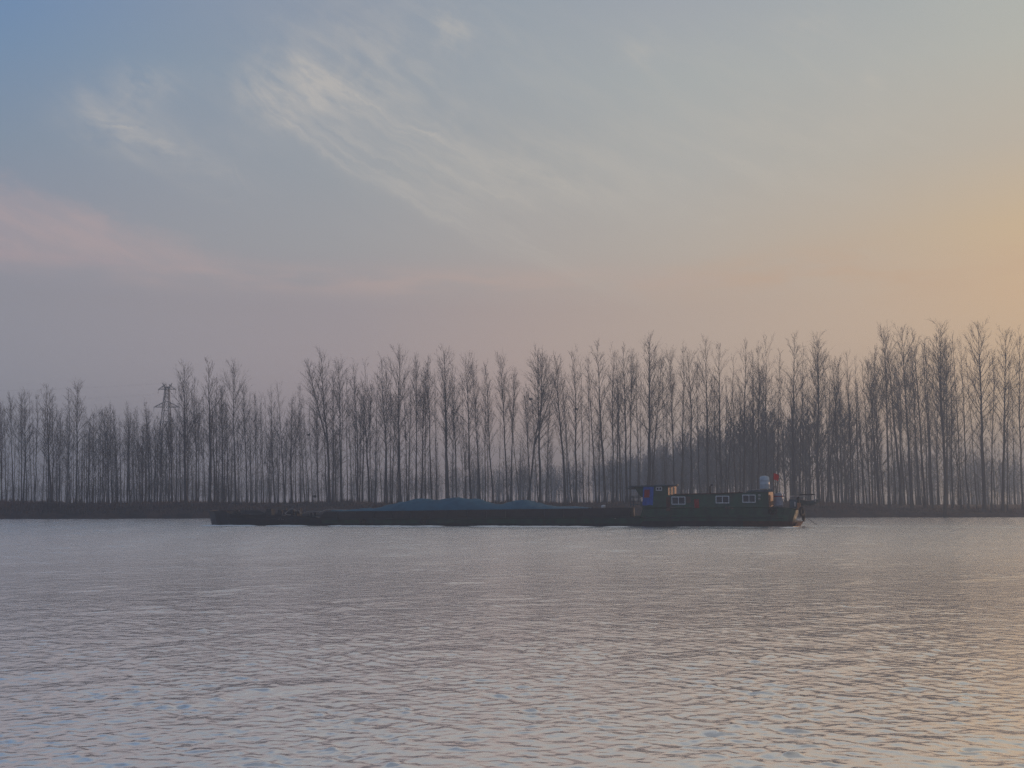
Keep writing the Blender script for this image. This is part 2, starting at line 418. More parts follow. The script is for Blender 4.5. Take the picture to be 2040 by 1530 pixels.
edge = np.clip((0.72 - np.abs(cols)) / 0.03, 0, 1)[None, :]
edge = edge * np.clip((rows - 1.5) / 2, 0, 1)[:, None] * np.clip((212 - rows) / 10, 0, 1)[:, None]
H *= edge; WX = WX + DX * edge; WY = WY + DY * edge
nr, nc = WX.shape
idx = np.arange(nr * nc).reshape(nr, nc)
Fw = np.stack([idx[:-1, :-1], idx[:-1, 1:], idx[1:, 1:], idx[1:, :-1]], -1).reshape(-1, 4)
Vw = np.stack([WX, WY, H], -1).reshape(-1, 3)
base = len(Vw)
L0, L1, Rr0, Rr1 = idx[0, 0], idx[-1, 0], idx[0, -1], idx[-1, -1]
extra = np.array([[-760, 1.5, 0], [-760, 212, 0], [760, 1.5, 0], [760, 212, 0], [-760, -40, 0], [760, -40, 0]], float)
Vw = np.concatenate([Vw, extra])
Fx = np.array([[base, L0, L1, base + 1], [Rr0, base + 2, base + 3, Rr1], [base + 4, base + 5, Rr0, L0]])
Fw = np.concatenate([Fw, Fx])

mw = bpy.data.materials.new('river_water'); mw.use_nodes = True
t = mw.node_tree; b = t.nodes['Principled BSDF']; h = G(t)
geo = h.new('ShaderNodeNewGeometry').outputs['Position']
mp = h.new('ShaderNodeMapping'); t.links.new(geo, mp.inputs[0]); mp.inputs['Scale'].default_value = (1.0, 1.05, 1.0); mp.inputs['Rotation'].default_value = (0, 0, R(10))
nA = h.noise(mp.outputs[0], 1.3, 1.5, 0.5, 0.4)
nB = h.noise(mp.outputs[0], 5.0, 1.5, 0.5, 0.3)
nC = h.noise(mp.outputs[0], 0.22, 3.0, 0.5, 0.0)
hh = h.add(h.mul(nA, 0.10), h.mul(nB, 0.06))
hh = h.mul(hh, h.add(0.45, h.mul(nC, 1.0)))
sepw = h.new('ShaderNodeSeparateXYZ'); t.links.new(geo, sepw.inputs[0])
mrw = h.new('ShaderNodeMapRange'); t.links.new(sepw.outputs[1], mrw.inputs['Value'])
for k_, v_ in (('From Min', 14.0), ('From Max', 90.0), ('To Min', 0.9), ('To Max', 3.0)): mrw.inputs[k_].default_value = v_
mrr = h.new('ShaderNodeMapRange'); t.links.new(sepw.outputs[1], mrr.inputs['Value'])
for k_, v_ in (('From Min', 9.0), ('From Max', 55.0), ('To Min', 0.11), ('To Max', 0.25)): mrr.inputs[k_].default_value = v_
mpw = h.new('ShaderNodeMapping'); t.links.new(geo, mpw.inputs[0]); mpw.inputs['Scale'].default_value = (0.05, 0.22, 1.0); mpw.inputs['Rotation'].default_value = (0, 0, R(-6))
slick = h.noise(mpw.outputs[0], 1.0, 3.0, 0.6, 0.8)
t.links.new(h.m('MULTIPLY', mrr.outputs[0], h.add(0.86, h.mul(slick, 0.28))), b.inputs['Roughness'])
hh = h.mul(hh, mrw.outputs[0])
bp = h.new('ShaderNodeBump'); bp.inputs['Strength'].default_value = 1.0; bp.inputs['Distance'].default_value = 0.30
t.links.new(hh, bp.inputs['Height']); t.links.new(bp.outputs[0], b.inputs['Normal'])
b.inputs['Base Color'].default_value = (1.0, 0.95, 0.91, 1)
b.inputs['Metallic'].default_value = 0.80
b.inputs['Roughness'].default_value = 0.12
b.inputs['IOR'].default_value = 1.36
b.inputs['Specular IOR Level'].default_value = 0.5
water = mesh_np('river_water', Vw, Fw, mw, smooth=True)
tag(water, kind='structure')

# ------------------------------------------------------------------ bare trees
def tubes(paths, sides):
    """paths: list of (points Nx3, radii N) -> verts, quads"""
    Vs, Fs, b_ = [], [], 0
    ang = np.arange(sides) * 2 * math.pi / sides
    for P, r in paths:
        P = np.asarray(P, float); n = len(P)
        d = np.gradient(P, axis=0); d /= np.linalg.norm(d, axis=1, keepdims=True) + 1e-9
        ref = np.where(np.abs(d[:, 2:3]) > 0.95, np.array([[1., 0, 0]]), np.array([[0, 0, 1.]]))
        a = np.cross(d, ref); a /= np.linalg.norm(a, axis=1, keepdims=True) + 1e-9
        c = np.cross(d, a)
        ring = P[:, None, :] + np.asarray(r)[:, None, None] * (a[:, None, :] * np.cos(ang)[None, :, None] + c[:, None, :] * np.sin(ang)[None, :, None])
        Vs.append(ring.reshape(-1, 3))
        i = np.arange(n - 1)[:, None] * sides + b_
        j = np.arange(sides)[None, :]; k = (j + 1) % sides
        Fs.append(np.stack([i + j, i + k, i + sides + k, i + sides + j], -1).reshape(-1, 4))
        b_ += n * sides
    return np.concatenate(Vs), np.concatenate(Fs)

def branch(rg, start, dirv, length, n, up, wob):
    P = [np.array(start, float)]; d = np.array(dirv, float)
    for i in range(n):
        d = d + np.array([0, 0, up / n]) + rg.normal(0, wob, 3)
        d /= np.linalg.norm(d)
        P.append(P[-1] + d * length / n)
    return np.array(P), d

def bare_tree(seed, Hh=24.0, r0=0.22, crown_from=0.30, spread=1.0, nprim=58, fork=False, lod=0, dense=1.0, tw=.085):
    rg = np.random.default_rng(seed)
    n = 16 if lod == 0 else 5
    zz = np.linspace(0, 1, n)
    wob = np.cumsum(rg.normal(0, 0.05 if lod == 0 else .15, (n, 2)), 0); wob -= wob[0]; wob -= zz[:, None] * wob[-1]
    trunk = np.column_stack([wob, zz * Hh])
    rad = 0.86 * r0 * (1 - zz) ** 1.1 + 0.010; rad[0] *= 1.4
    tr = [(trunk, rad)]
    stems = [(trunk, rad, crown_from)]
    if fork:
        k = int(n * rg.uniform(0.28, 0.45))
        th = rg.uniform(0, 6.28)
        P, _ = branch(rg, trunk[k], [0.27 * math.cos(th), 0.27 * math.sin(th), 1], Hh * (1 - zz[k]) * 0.95, 10, 1.0, 0.03)
        rr = rad[k] * 0.8 * (1 - np.linspace(0, 1, 11)) ** 1.05 + 0.010
        tr.append((P, rr)); stems.append((P, rr, 0.25))
    big, fine = [], []
    for S, rs, c0 in stems:
        m_ = len(S); npr = nprim if S is trunk else int(nprim * 0.6)
        az_ = rg.uniform(0, 6.28)
        for i in range(npr):
            q = c0 + (0.985 - c0) * ((i + rg.random()) / npr) ** 0.9
            f = q * (m_ - 1); i0 = min(int(f), m_ - 2); p = S[i0] + (S[i0 + 1] - S[i0]) * (f - i0)
            rloc = rs[i0] + (rs[i0 + 1] - rs[i0]) * (f - i0)
            az_ += 2.4 + rg.normal(0, 0.5)
            inc = rg.uniform(0.42, 0.86) * (1 - .48 * q * q)
            rel = (q - c0) / (1 - c0)
            ln = spread * 0.92 * (1.25 + 3.9 * (1 - rel) ** 0.8 * min(1, 0.40 + 2.0 * rel)) * rg.choice((rg.uniform(0.35, .7), rg.uniform(0.7, 1.3), rg.uniform(0.8, 1.3)))
            d0 = [math.sin(inc) * math.cos(az_), math.sin(inc) * math.sin(az_), math.cos(inc)]
            ns = 5 if lod == 0 else 2
            P, dl = branch(rg, p, d0, ln, ns, 0.16 * rg.uniform(-.2, 2.0), 0.045)
            rb = min(rloc * 0.5, 0.008 + 0.0062 * ln)
            big.append((P, rb * (1 - np.linspace(0, 1, ns + 1)) ** 0.8 + 0.005))
            nsec = int((1.0 + ln * 2.5) * dense) if lod == 0 else int(4 + ln * 1.3)
            for j in range(nsec):
                q2 = rg.uniform(0.15, 0.98); f2 = q2 * ns; k2 = min(int(f2), ns - 1)
                p2 = P[k2] + (P[k2 + 1] - P[k2]) * (f2 - k2)
                dv = P[k2 + 1] - P[k2]; dv /= np.linalg.norm(dv)
                sv = np.cross(dv, rg.normal(0, 1, 3)); sv /= np.linalg.norm(sv) + 1e-6; dv = dv + sv * rg.uniform(.28, .65) + np.array([0, 0, 0.10])
                l2 = ln * rg.uniform(0.25, 0.6) * (1.2 - 0.6 * q2) + 0.25
                P2, d2 = branch(rg, p2, dv / np.linalg.norm(dv), l2, 3 if lod == 0 else 1, 0.15, 0.06)
                fine.append((P2, (0.0085 if lod == 0 else tw) * (1 - np.linspace(0, 1, len(P2))) + 0.0045))
                if lod == 0:
                    for k in range(rg.integers(1, 4)):
                        q3 = rg.uniform(0.2, 0.9) * 3; k3 = min(int(q3), 2)
                        p3 = P2[k3] + (P2[k3 + 1] - P2[k3]) * (q3 - k3)
                        dv3 = P2[k3 + 1] - P2[k3]; dv3 = dv3 / np.linalg.norm(dv3) + rg.normal(0, 0.38, 3)
                        dv3 /= np.linalg.norm(dv3)
                        fine.append((np.array([p3, p3 + dv3 * l2 * rg.uniform(0.3, 0.6)]), np.array([0.008, 0.004])))
    if lod == 0:        # short dead snags on the bare lower stem
        for i in range(rg.integers(16, 34)):
            q = rg.uniform(0.08, crown_from); f = q * (n - 1); i0 = int(f); p = trunk[i0] + (trunk[i0 + 1] - trunk[i0]) * (f - i0)
            a = rg.uniform(0, 6.28)
            P, _ = branch(rg, p, [math.cos(a), math.sin(a), rg.uniform(-.1, .8)], rg.uniform(0.5, 2.2), 3, 0.3, 0.15)
            fine.append((P, np.array([0.020, 0.014, 0.009, 0.005])))
            if rg.random() < .6:
                dv = np.array([math.cos(a + .8), math.sin(a + .8), .6])
                fine.append((np.array([P[1], P[1] + dv * .7]), np.array([0.010, 0.005])))
    return tr, big, fine

VARIANTS = []      # (trunk mesh, crown mesh, forked?)
specs = [
    dict(r0=.20), dict(r0=.24, spread=1.05), dict(r0=.18, spread=.8, nprim=44), dict(r0=.26, spread=1.1, nprim=38), dict(r0=.2, crown_from=.38),
    dict(r0=.24, fork=True), dict(r0=.22, fork=True, spread=.95), dict(r0=.30, spread=1.2, nprim=58, crown_from=.34),
    dict(r0=.14, spread=.6, nprim=36, dense=.8), dict(r0=.13, spread=.55, nprim=34, crown_from=.4, dense=.8), dict(r0=.16, spread=.7, nprim=44, crown_from=.28), dict(r0=.15, spread=.75, nprim=40, fork=True, dense=.8),
    dict(r0=.22, spread=1.3, nprim=44, crown_from=.45, dense=.75), dict(r0=.17, spread=1.1, nprim=36, crown_from=.2, dense=.7), dict(r0=.19, spread=.85, nprim=62, crown_from=.5), dict(r0=.23, spread=1.0, nprim=40, crown_from=.25, dense=1.2),
]
for i, sp in enumerate(specs):
    tr, big, fine = bare_tree(100 + i, **sp)
    v, f = tubes(tr, 7)
    tm = mesh_np('trunk', v, f, M['bark'], 'mesh', True)
    v1, f1 = tubes(big, 4); v2, f2 = tubes(fine, 3)
    cm = mesh_np('crown', np.concatenate([v1, v2]), np.concatenate([f1, f2 + len(v1)]), M['twig'], 'mesh')
    VARIANTS.append((tm, cm))

# front trees read off the photograph: base column, top column, top row, stoutness 0 thin .. 3 very thick, forked, depth offset
FRONT = [
 (3,0,800,1,0),(26,20,790,1,0),(46,50,784,2,0),(70,66,800,0,0),(101,94,772,3,0),(112,112,806,0,0),(138,137,776,1,0),(151,155,764,2,0),
 (172,170,812,1,0),(200,198,818,1,0),(235,228,822,2,0),(258,256,806,1,0),(279,270,812,0,0),(300,288,800,1,0),
(344,336,822,1,0),(371,367,733,3,0),(391,386,756,1,0),(418,413,723,3,0),(432,430,752,1,0),(446,440,770,0,0),(470,467,733,2,0),(492,486,770,1,0),
 (510,508,790,1,0),(521,518,800,1,0),(537,528,790,0,0),(548,540,780,1,0),(569,553,767,1,0),(582,580,800,2,1),(598,597,768,1,0),(611,604,792,0,0),(634,628,780,1,0),
 (656,640,706,3,1),(681,675,722,2,0),(692,690,736,1,0),(713,705,730,1,0),(723,727,716,1,0),(736,722,760,3,1),(747,752,752,1,0),(771,760,718,2,0),(780,790,760,0,0),
 (798,797,706,2,0),(811,806,742,1,0),(829,830,716,1,0),(839,846,756,2,1),(861,852,720,1,0),(872,866,740,0,0),(894,886,704,3,0),(910,900,730,1,0),(929,920,760,0,0),
 (938,932,720,2,0),(957,942,740,1,0),(967,966,726,0,0),(983,968,732,1,0),(1012,996,710,2,0),
 (1017,1024,742,1,0),(1034,1012,756,0,0),(1052,1090,720,2,1),(1076,1070,697,3,1),(1127,1106,712,2,0),(1139,1118,738,0,0),(1148,1143,702,2,0),(1164,1156,716,1,0),(1188,1172,712,1,0),
 (1206,1190,686,3,0),(1222,1222,700,1,0),(1236,1228,704,1,0),(1249,1242,692,2,0),(1255,1258,706,1,0),(1272,1268,708,0,0),
 (1290,1293,680,3,0),(1297,1318,716,1,0),(1326,1318,722,0,0),(1344,1334,702,1,0),(1357,1362,690,1,0),(1376,1370,716,2,0),(1394,1388,720,1,0),(1411,1404,678,2,0),
 (1437,1432,694,2,0),(1450,1462,706,0,0),(1482,1485,684,2,0),(1497,1500,700,1,0),(1510,1510,690,1,0),
 (1527,1526,674,1,0),(1548,1552,700,1,0),(1580,1583,670,3,0),(1592,1600,690,1,0),(1630,1628,676,3,1),(1648,1672,716,2,0),
 (1672,1660,726,1,0),(1696,1690,744,1,0),(1712,1704,738,1,0),(1734,1716,722,1,0),(1752,1744,700,1,0),(1772,1758,658,2,0),(1794,1768,672,2,0),(1817,1796,656,3,0),(1843,1820,664,2,0),(1858,1842,676,1,0),
 (1882,1871,654,3,1),(1897,1894,690,1,0),(1914,1898,664,1,0),(1929,1915,682,1,0),(1946,1922,690,0,0),(1961,1951,646,3,0),(1974,1982,700,0,0),(1997,2003,662,2,0),(2006,2010,720,0,0),(2037,2034,668,1,0),
]
ZONES = [(-50, 160, 'at the far left end'), (160, 312, 'left of the steel pylon'), (312, 425, 'between pylon and barge bow'), (425, 545, 'behind the barge bow'), (545, 645, 'behind the anchor winch'),
         (645, 800, 'left of the blue heap'), (800, 905, 'behind the twin blue mounds'), (905, 1000, 'behind the blue saddle'), (1000, 1110, 'behind the lone blue mound'),
         (1110, 1250, 'left of the wheelhouse'), (1250, 1346, 'above the wheelhouse'), (1346, 1515, 'above the green deckhouse'), (1515, 1610, 'above the barge stern'),
         (1610, 1730, 'right of the dinghy'), (1730, 1865, 'in the leaning right clump'), (1865, 2100, 'at the far right end')]
ORD = ['first', 'second', 'third', 'fourth', 'fifth', 'sixth', 'seventh', 'eighth', 'ninth', 'tenth', 'eleventh', 'twelfth', 'thirteenth', 'fourteenth', 'fifteenth']
def zone(px):
    for i, (a, b_, n_) in enumerate(ZONES):
        if a <= px < b_: return i
    return len(ZONES) - 1
rt = random.Random(11)
tree_count = 0
def place_tree(bx, tx, ty, stout, fork, dist_off, name='poplar_tree'):
    """a poplar whose foot stands on the bank at this bearing, with its real height and lean"""
    global tree_count
    d = 190.0
    for _ in range(6):
        x = (bx - 1020) / F_PX * d * 1.01
        d = float(shore(x)) + dist_off
    x = at_depth(bx, 1004, d).x
    zb = float(land_z(x, d)) - 0.15
    top = at_depth(tx, ty, d)
    hgt = (Vector((top.x - x, 0, top.z - zb))).length
    lean = math.atan2(top.x - x, top.z - zb)
    if fork: vi = rt.choice((5, 6) if stout >= 2 else (11, 6))
    elif stout == 0: vi = rt.choice((8, 9, 10))
    elif stout == 1: vi = rt.choice((0, 2, 4, 10, 9, 8, 13, 14))
    elif stout == 2: vi = rt.choice((0, 1, 4, 3, 12, 13, 15))
    else: vi = rt.choice((3, 7, 1, 12, 15))
    s = hgt / 24.0
    root = empty(name, (x, d, zb))
    # spin about its own axis first, then lean
    mrot = Matrix.Rotation(lean, 3, 'Y') @ Matrix.Rotation(rt.uniform(-.02, .02), 3, 'X') @ Matrix.Rotation(rt.uniform(0, 6.28), 3, 'Z')
    root.rotation_euler = mrot.to_euler('XYZ')
    w = s * {0: .8, 1: .9, 2: 1.0, 3: 1.15}[stout] * rt.uniform(.92, 1.08)
    root.scale = (w, w, s)
    tm, cm = VARIANTS[vi]
    for nm, me in (('trunk', tm), ('crown', cm)):
        o = bpy.data.objects.new(nm, me); COL.objects.link(o); o.parent = root
    tree_count += 1
    return root, hgt, lean

front_in_zone = {}
front_info = []
for bx, tx, ty, st, fk in FRONT:
    zi = zone(bx); k = front_in_zone.get(zi, 0); front_in_zone[zi] = k + 1
    off = rt.uniform(7.5, 13)
    if bx > 1865: off = {1882: 0.6, 1961: 4.0, 1974: 2.0, 1997: 4.5, 2006: 4.0, 1914: 8.0}.get(bx, 9.0)
    root, hgt, lean = place_tree(bx, tx, ty, st, fk, off)
    look = 'forked' if fk else ('stout' if st == 3 else 'sturdy' if st == 2 else 'slender' if st == 1 else 'spindly')
    ln = 'left leaning' if lean < -.05 else 'right leaning' if lean > .045 else 'upright'
    tag(root, '%s %s bare poplar, %s front trunk from left %s' % (look, ln, ORD[k], ZONES[zi][2]), 'tree', 'bare poplars along the far bank')
    front_info.append((bx, zi, k))

FILL = [  # column range, count, top rows, depth behind the waterline, lean in columns
 (0, 160, 17, (782, 840), (14, 48), (-8, 8)), (158, 315, 36, (806, 850), (14, 60), (-8, 6)), (312, 345, 7, (826, 850), (12, 30), (-8, 6)), (345, 480, 19, (758, 840), (14, 55), (-10, 4)),
 (480, 640, 16, (775, 860), (14, 55), (-12, 6)), (640, 800, 13, (735, 840), (14, 50), (-14, 8)), (800, 1000, 11, (735, 840), (14, 50), (-16, 6)),
 (1000, 1260, 9, (725, 830), (14, 50), (-16, 8)), (1260, 1440, 8, (720, 820), (14, 50), (-8, 8)), (1440, 1650, 19, (710, 830), (14, 60), (-10, 10)), (1650, 1900, 30, (690, 800), (14, 60), (-26, 0)), (1900, 2040, 4, (730, 860), (12, 40), (-14, 4)),
]
fills = []
for a, b_, n_, ty_, dp, le in FILL:
    for i in range(n_):
        bx = a + (b_ - a) * (i + rt.random()) / n_
        fills.append((bx, bx + rt.uniform(*le), rt.uniform(*ty_), rt.choice((0, 0, 1, 1, 2)), rt.random() < .12, rt.uniform(*dp)))
fills.sort()
gaps = {}
for f in fills:
    prevs = [fi for fi in front_info if fi[0] <= f[0]]
    key = prevs[-1] if prevs else None
    gaps.setdefault(key, []).append(f)
for key, lst in gaps.items():
    for i, f in enumerate(lst):
        root, hgt, lean = place_tree(f[0], f[1], f[2], f[3], f[4], f[5])
        if key is None: where = 'left of the first front trunk ' + ZONES[0][2]
        else: where = 'right of %s front trunk %s' % (ORD[key[2]], ZONES[key[1]][2])
        lead = 'slim poplar set back' if len(lst) == 1 else '%s of %s set back poplars' % (ORD[i], ['', 'one', 'two', 'three', 'four', 'five', 'six', 'seven', 'eight', 'nine', 'ten', 'eleven', 'twelve', 'thirteen', 'fourteen', 'fifteen'][len(lst)])
        tag(root, lead + ' ' + where, 'tree', 'poplars set back on the far bank')

# distant woods: one mass of bare trees fading into the haze
lods = []
for i in range(8):
    tr, big, fine = bare_tree(300 + i, Hh=22, r0=.27, nprim=24, lod=1, crown_from=.2, spread=1.1)
    v1, f1 = tubes(tr, 3); v2, f2 = tubes(big + fine, 3)
    lods.append((np.concatenate([v1, v2]), np.concatenate([f1, f2 + len(v1)])))
thin_lods = []
for i in range(6):
    tr, big, fine = bare_tree(340 + i, Hh=22, r0=.15, nprim=26, lod=1, crown_from=.25, spread=.85, tw=.026)
    v1, f1 = tubes(tr, 4); v2, f2 = tubes(big + fine, 3)
    thin_lods.append((np.concatenate([v1, v2]), np.concatenate([f1, f2 + len(v1)])))
spots = []
for i in range(210):                         # slim trees standing behind the bank rows, left and centre
    x = rt.uniform(-135, 45); y = rt.uniform(228, 345)
    spots.append((x, y, rt.uniform(12, 19) - 3 * (x > -40), 1))
for i in range(60):
    spots.append((rt.uniform(62, 115), rt.uniform(225, 330), rt.uniform(14, 20), 1))
for y in np.arange(250, 640, 5.0):          # plantation block running straight back behind the stern
    for c_ in range(4):
        spots.append((59 - (y - 262) * 0.025 + c_ * 7.5 + rt.uniform(-2.5, 2.5), y + rt.uniform(-3, 3), rt.uniform(19, 24)))
for i in range(420):                         # low wood across the back, lower to the left
    x = rt.uniform(-190, 75)
    spots.append((x, rt.uniform(470, 640), rt.uniform(11, 15) + 6 * max(0, min(1, (x + 60) / 110))))
for i in range(170):                          # far left
    spots.append((rt.uniform(-330, -150), rt.uniform(620, 720), rt.uniform(9, 12)))
for i in range(240):                          # far right
    spots.append((rt.uniform(150, 300), rt.uniform(430, 560), rt.uniform(17, 22)))
Vs, Fs, b_ = [], [], 0
for x, y, hh_, *thin_ in spots:
    v, f = thin_lods[rt.randrange(6)] if thin_ else lods[rt.randrange(8)]
    a = rt.uniform(0, 6.28); s = hh_ / 22
    c, sn = math.cos(a), math.sin(a)
    w = s * rt.uniform(.9, 1.2)
    Vs.append(np.column_stack([(v[:, 0] * c - v[:, 1] * sn) * w + x, (v[:, 0] * sn + v[:, 1] * c) * w + y, v[:, 2] * s + float(land_z(x, y)) - .2]))
    Fs.append(f + b_); b_ += len(v)
woods = mesh_np('distant_woods', np.concatenate(Vs), np.concatenate(Fs), M['far_twig'])
tag(woods, 'distant bare woods fading to blue behind the bank poplars', 'woods', kind='stuff')

# dry grass on the bank: blades
rg = np.random.default_rng(3)
NG = 42000
gx_ = rg.uniform(-100, 105, NG); gt = rg.gamma(2.0, 3.2, NG) + 0.3
gy_ = shore(gx_) + gt; gz_ = land_z(gx_, gy_)
patch = 0.5 + 0.5 * np.sin(gx_ * .17 + 1) * np.sin(gx_ * .053 + gt * .2)
left = np.clip((-55 - gx_) / 20, 0, 1)
clump = np.clip(np.sin(gx_ * .9 + 2 * np.sin(gx_ * .37)) * np.sin(gt * .8 + gx_ * .21) - .35, 0, 1)
hg = rg.uniform(.15, .5, NG) * (0.45 + 0.8 * patch + 1.9 * clump) * (1 + .7 * left) * (1 - .45 * np.clip((gx_ - 55) / 15, 0, 1))
wd = rg.uniform(.02, .07, NG); an = rg.uniform(0, 6.28, NG); lx = rg.normal(0, .14, NG)
p0 = np.column_stack([gx_ - wd * np.cos(an), gy_ - wd * np.sin(an), gz_ - .05])
p1 = np.column_stack([gx_ + wd * np.cos(an), gy_ + wd * np.sin(an), gz_ - .05])
p2 = np.column_stack([gx_ + lx, gy_ + rg.normal(0, .1, NG), gz_ + hg])
Vg = np.stack([p0, p1, p2], 1).reshape(-1, 3)
grass = mesh_np('dry_grass', Vg, np.arange(NG * 3).reshape(-1, 3), M['grass'])
tag(grass, 'dry brown grass covering the far bank', 'grass', kind='stuff')

# saplings and brush between the trunks
rg = np.random.default_rng(9)
paths = []
for i in range(1500):
    x = rg.uniform(-105, 105); dens = .9 if x < -50 else .45
    if x > 55: dens = .7
    if rg.random() > dens: continue
    y = float(shore(x)) + rg.uniform(9, 46); z = float(land_z(x, y)) - .1
    hgt = rg.gamma(3, 1.1) + 1.0
    P, d_ = branch(rg, [x, y, z], [rg.normal(0, .12), rg.normal(0, .12), 1], hgt, 4, .2, .06)
    paths.append((P, np.linspace(.026, .008, 5)))
    for k in range(int(hgt * 2)):
        q = rg.uniform(.25, .95) * 4; k0 = min(int(q), 3); p = P[k0] + (P[k0 + 1] - P[k0]) * (q - k0)
        dv = np.array([rg.normal(0, .6), rg.normal(0, .6), .8]); l_ = hgt * rg.uniform(.12, .35)
        paths.append((np.array([p, p + dv * l_ * .5, p + dv * l_ + np.array([0, 0, .1])]), np.array([.013, .010, .005])))
for i in range(230):
    x = rg.uniform(-100, 105); y = float(shore(x)) + rg.gamma(2.2, 2.2) + .6; sz = rg.gamma(3, .16) + .25
    for k in range(9):
        px_, py_ = x + rg.normal(0, sz * .7), y + rg.normal(0, sz * .5)
        P, d_ = branch(rg, [px_, py_, float(land_z(px_, py_)) - .05], [rg.normal(0, .4), rg.normal(0, .4), 1], sz * rg.uniform(.5, 1.2), 3, .1, .12)
        paths.append((P, np.linspace(.03, .012, 4)))
        for q in (1, 2):
            dv = np.array([rg.normal(0, .6), rg.normal(0, .6), .7]) * sz * .35
            paths.append((np.array([P[q], P[q] + dv]), np.array([.018, .008])))
v_, f_ = tubes(paths, 3)
tag(mesh_np('undergrowth', v_, f_, M['twig']), 'thin saplings and brush between the bank poplars', 'undergrowth', kind='stuff')

# bird nests
def nest(px, py, d, label):
    mb = MB(); rn = random.Random(int(px))
    for i in range(90):
        a, e = rn.uniform(0, 6.28), rn.uniform(-1.2, 1.2)
        c = Vector((math.cos(a) * math.cos(e) * .34, math.sin(a) * math.cos(e) * .34, math.sin(e) * .28)) * rn.uniform(.6, 1)
        dv = Vector((rn.gauss(0, 1), rn.gauss(0, 1), rn.gauss(0, .4))).normalized() * rn.uniform(.2, .42)
        mb.tube([c - dv, c + dv], rn.uniform(.02, .035), 3)
    mb.lathe([(.02, -.26), (.22, -.2), (.33, 0), (.26, .16), (.05, .2)], (0, 0, 0), 9)
    o = mb.build('bird_nest', M['nest']); o.scale = (.7, .7, .6); o.location = at_depth(px, py, d)
    tag(o, label, 'nest', 'nests in the bare poplars')
nest(1148, 815, 194, 'dark stick nest halfway up poplar left of the wheelhouse')
nest(1057, 795, 194, 'dark stick nest high in forked poplar above the lone blue mound')
nest(615, 866, 194, 'small dark stick nest in poplar behind the anchor winch')
nest(627, 989, 191, 'small dark stick clump low on a trunk behind the anchor winch')

# ------------------------------------------------------------------ pylon and lines
PD = 300.0
pz0 = at_depth(325, 1004, PD)
def pyl(px, py): 
    q = at_depth(px, py, PD); return q
pbase = (pz0.x, PD, float(land_z(pz0.x, PD)) - .2)
pr = empty('steel_pylon', pbase)
tag(pr, 'grey steel lattice pylon rising behind the left poplars', 'pylon')
ph = pyl(325, 772).z - pbase[2]
def half(z):        # half width of the tapering mast at height z
    q = z / ph
    return 2.0 * (1 - q) + 0.5 if q < .7 else 1.1 - (q - .7) * 2.2
levels = [0, 5.5, 10.5, 15, 19, 22.5, 25.5, 28, 30.2, 32, ph]
mb = MB()
for sx_ in (-1, 1):
    for sy_ in (-1, 1):
        mb.tube([(sx_ * half(z), sy_ * half(z), z) for z in levels], .12, 4)
for a, b2 in zip(levels[:-1], levels[1:]):
    ha, hb = half(a), half(b2)
    for s in (-1, 1):
        mb.tube([(-ha, s * ha, a), (hb, s * hb, b2)], .065, 3); mb.tube([(ha, s * ha, a), (-hb, s * hb, b2)], .065, 3)
        mb.tube([(s * ha, -ha, a), (s * hb, hb, b2)], .065, 3); mb.tube([(s * ha, ha, a), (s * hb, -hb, b2)], .065, 3)
        mb.tube([(-hb, s * hb, b2), (hb, s * hb, b2)], .065, 3)
mb.build('lattice_mast', M['steel'], pr)
arm_ends = []
for py, hw in ((775.5, 17.5), (811, 25)):
    za = pyl(325, py).z - pbase[2]; w = hw / F_PX * PD
    h0 = half(min(za, ph))
    for s in (-1, 1):
        mb = MB()
        tip = (s * w, 0, za)
        for sy_ in (-1, 1):
            mb.tube([(s * h0, sy_ * h0 * .6, za), tip], .09, 4)
            mb.tube([(s * h0, sy_ * h0 * .6, za + 1.3), tip], .07, 4)
            for k in (.25, .5, .75):
                mb.tube([(s * (h0 + (w - h0) * k), sy_ * h0 * .6 * (1 - k), za), (s * (h0 + (w - h0) * (k - .12)), sy_ * h0 * .6 * (1.12 - k), za + 1.3 * (1.12 - k))], .04, 3)
        mb.build('cross_arm', M['steel'], pr)
        mb = MB()
        mb.lathe([(.03, 0), (.08, -.15), (.03, -.3), (.08, -.45), (.03, -.6), (.08, -.75), (.03, -.9), (.08, -1.05), (.02, -1.2)], tip, 8)
        mb.build('insulator', M['glass'], pr)
        if s < 0: arm_ends.append(tip)
        else: arm_ends.append(tip)
for s in (-1, 1):
    mb = MB()
    tip = (s * (10 / F_PX * PD), 0, pyl(325, 763).z - pbase[2])
    for sy_ in (-1, 1): mb.tube([(s * .5, sy_ * .4, ph - .3), tip], .09, 4)
    mb.tube([(s * .2, 0, ph), tip], .06, 3)
    mb.build('earth_wire_horn', M['steel'], pr)
    arm_ends.append(tip)
names_l = ['upper near', 'upper far', 'lower near', 'lower far', 'topmost near', 'topmost far']
for i, tip in enumerate(arm_ends):
    mb = MB(); drop = 1.2 if i < 4 else 0
    a = Vector(pbase) + Vector(tip) - Vector((0, 0, drop)); e = Vector((-300 + tip[0] * .3, 245 + tip[0], a.z + 6))
    pts = []
    for k in range(25):
        q = k / 24; p = a.lerp(e, q); p.z -= 4 * 7.0 * q * (1 - q); pts.append(p)
    mb.tube(pts, .005, 4)
    o = mb.build('power_line', M['steel'])
    tag(o, 'thin %s cable running left from the steel pylon' % names_l[i].replace('near', 'left side').replace('far', 'right side'), 'cable', 'power cables of the pylon')

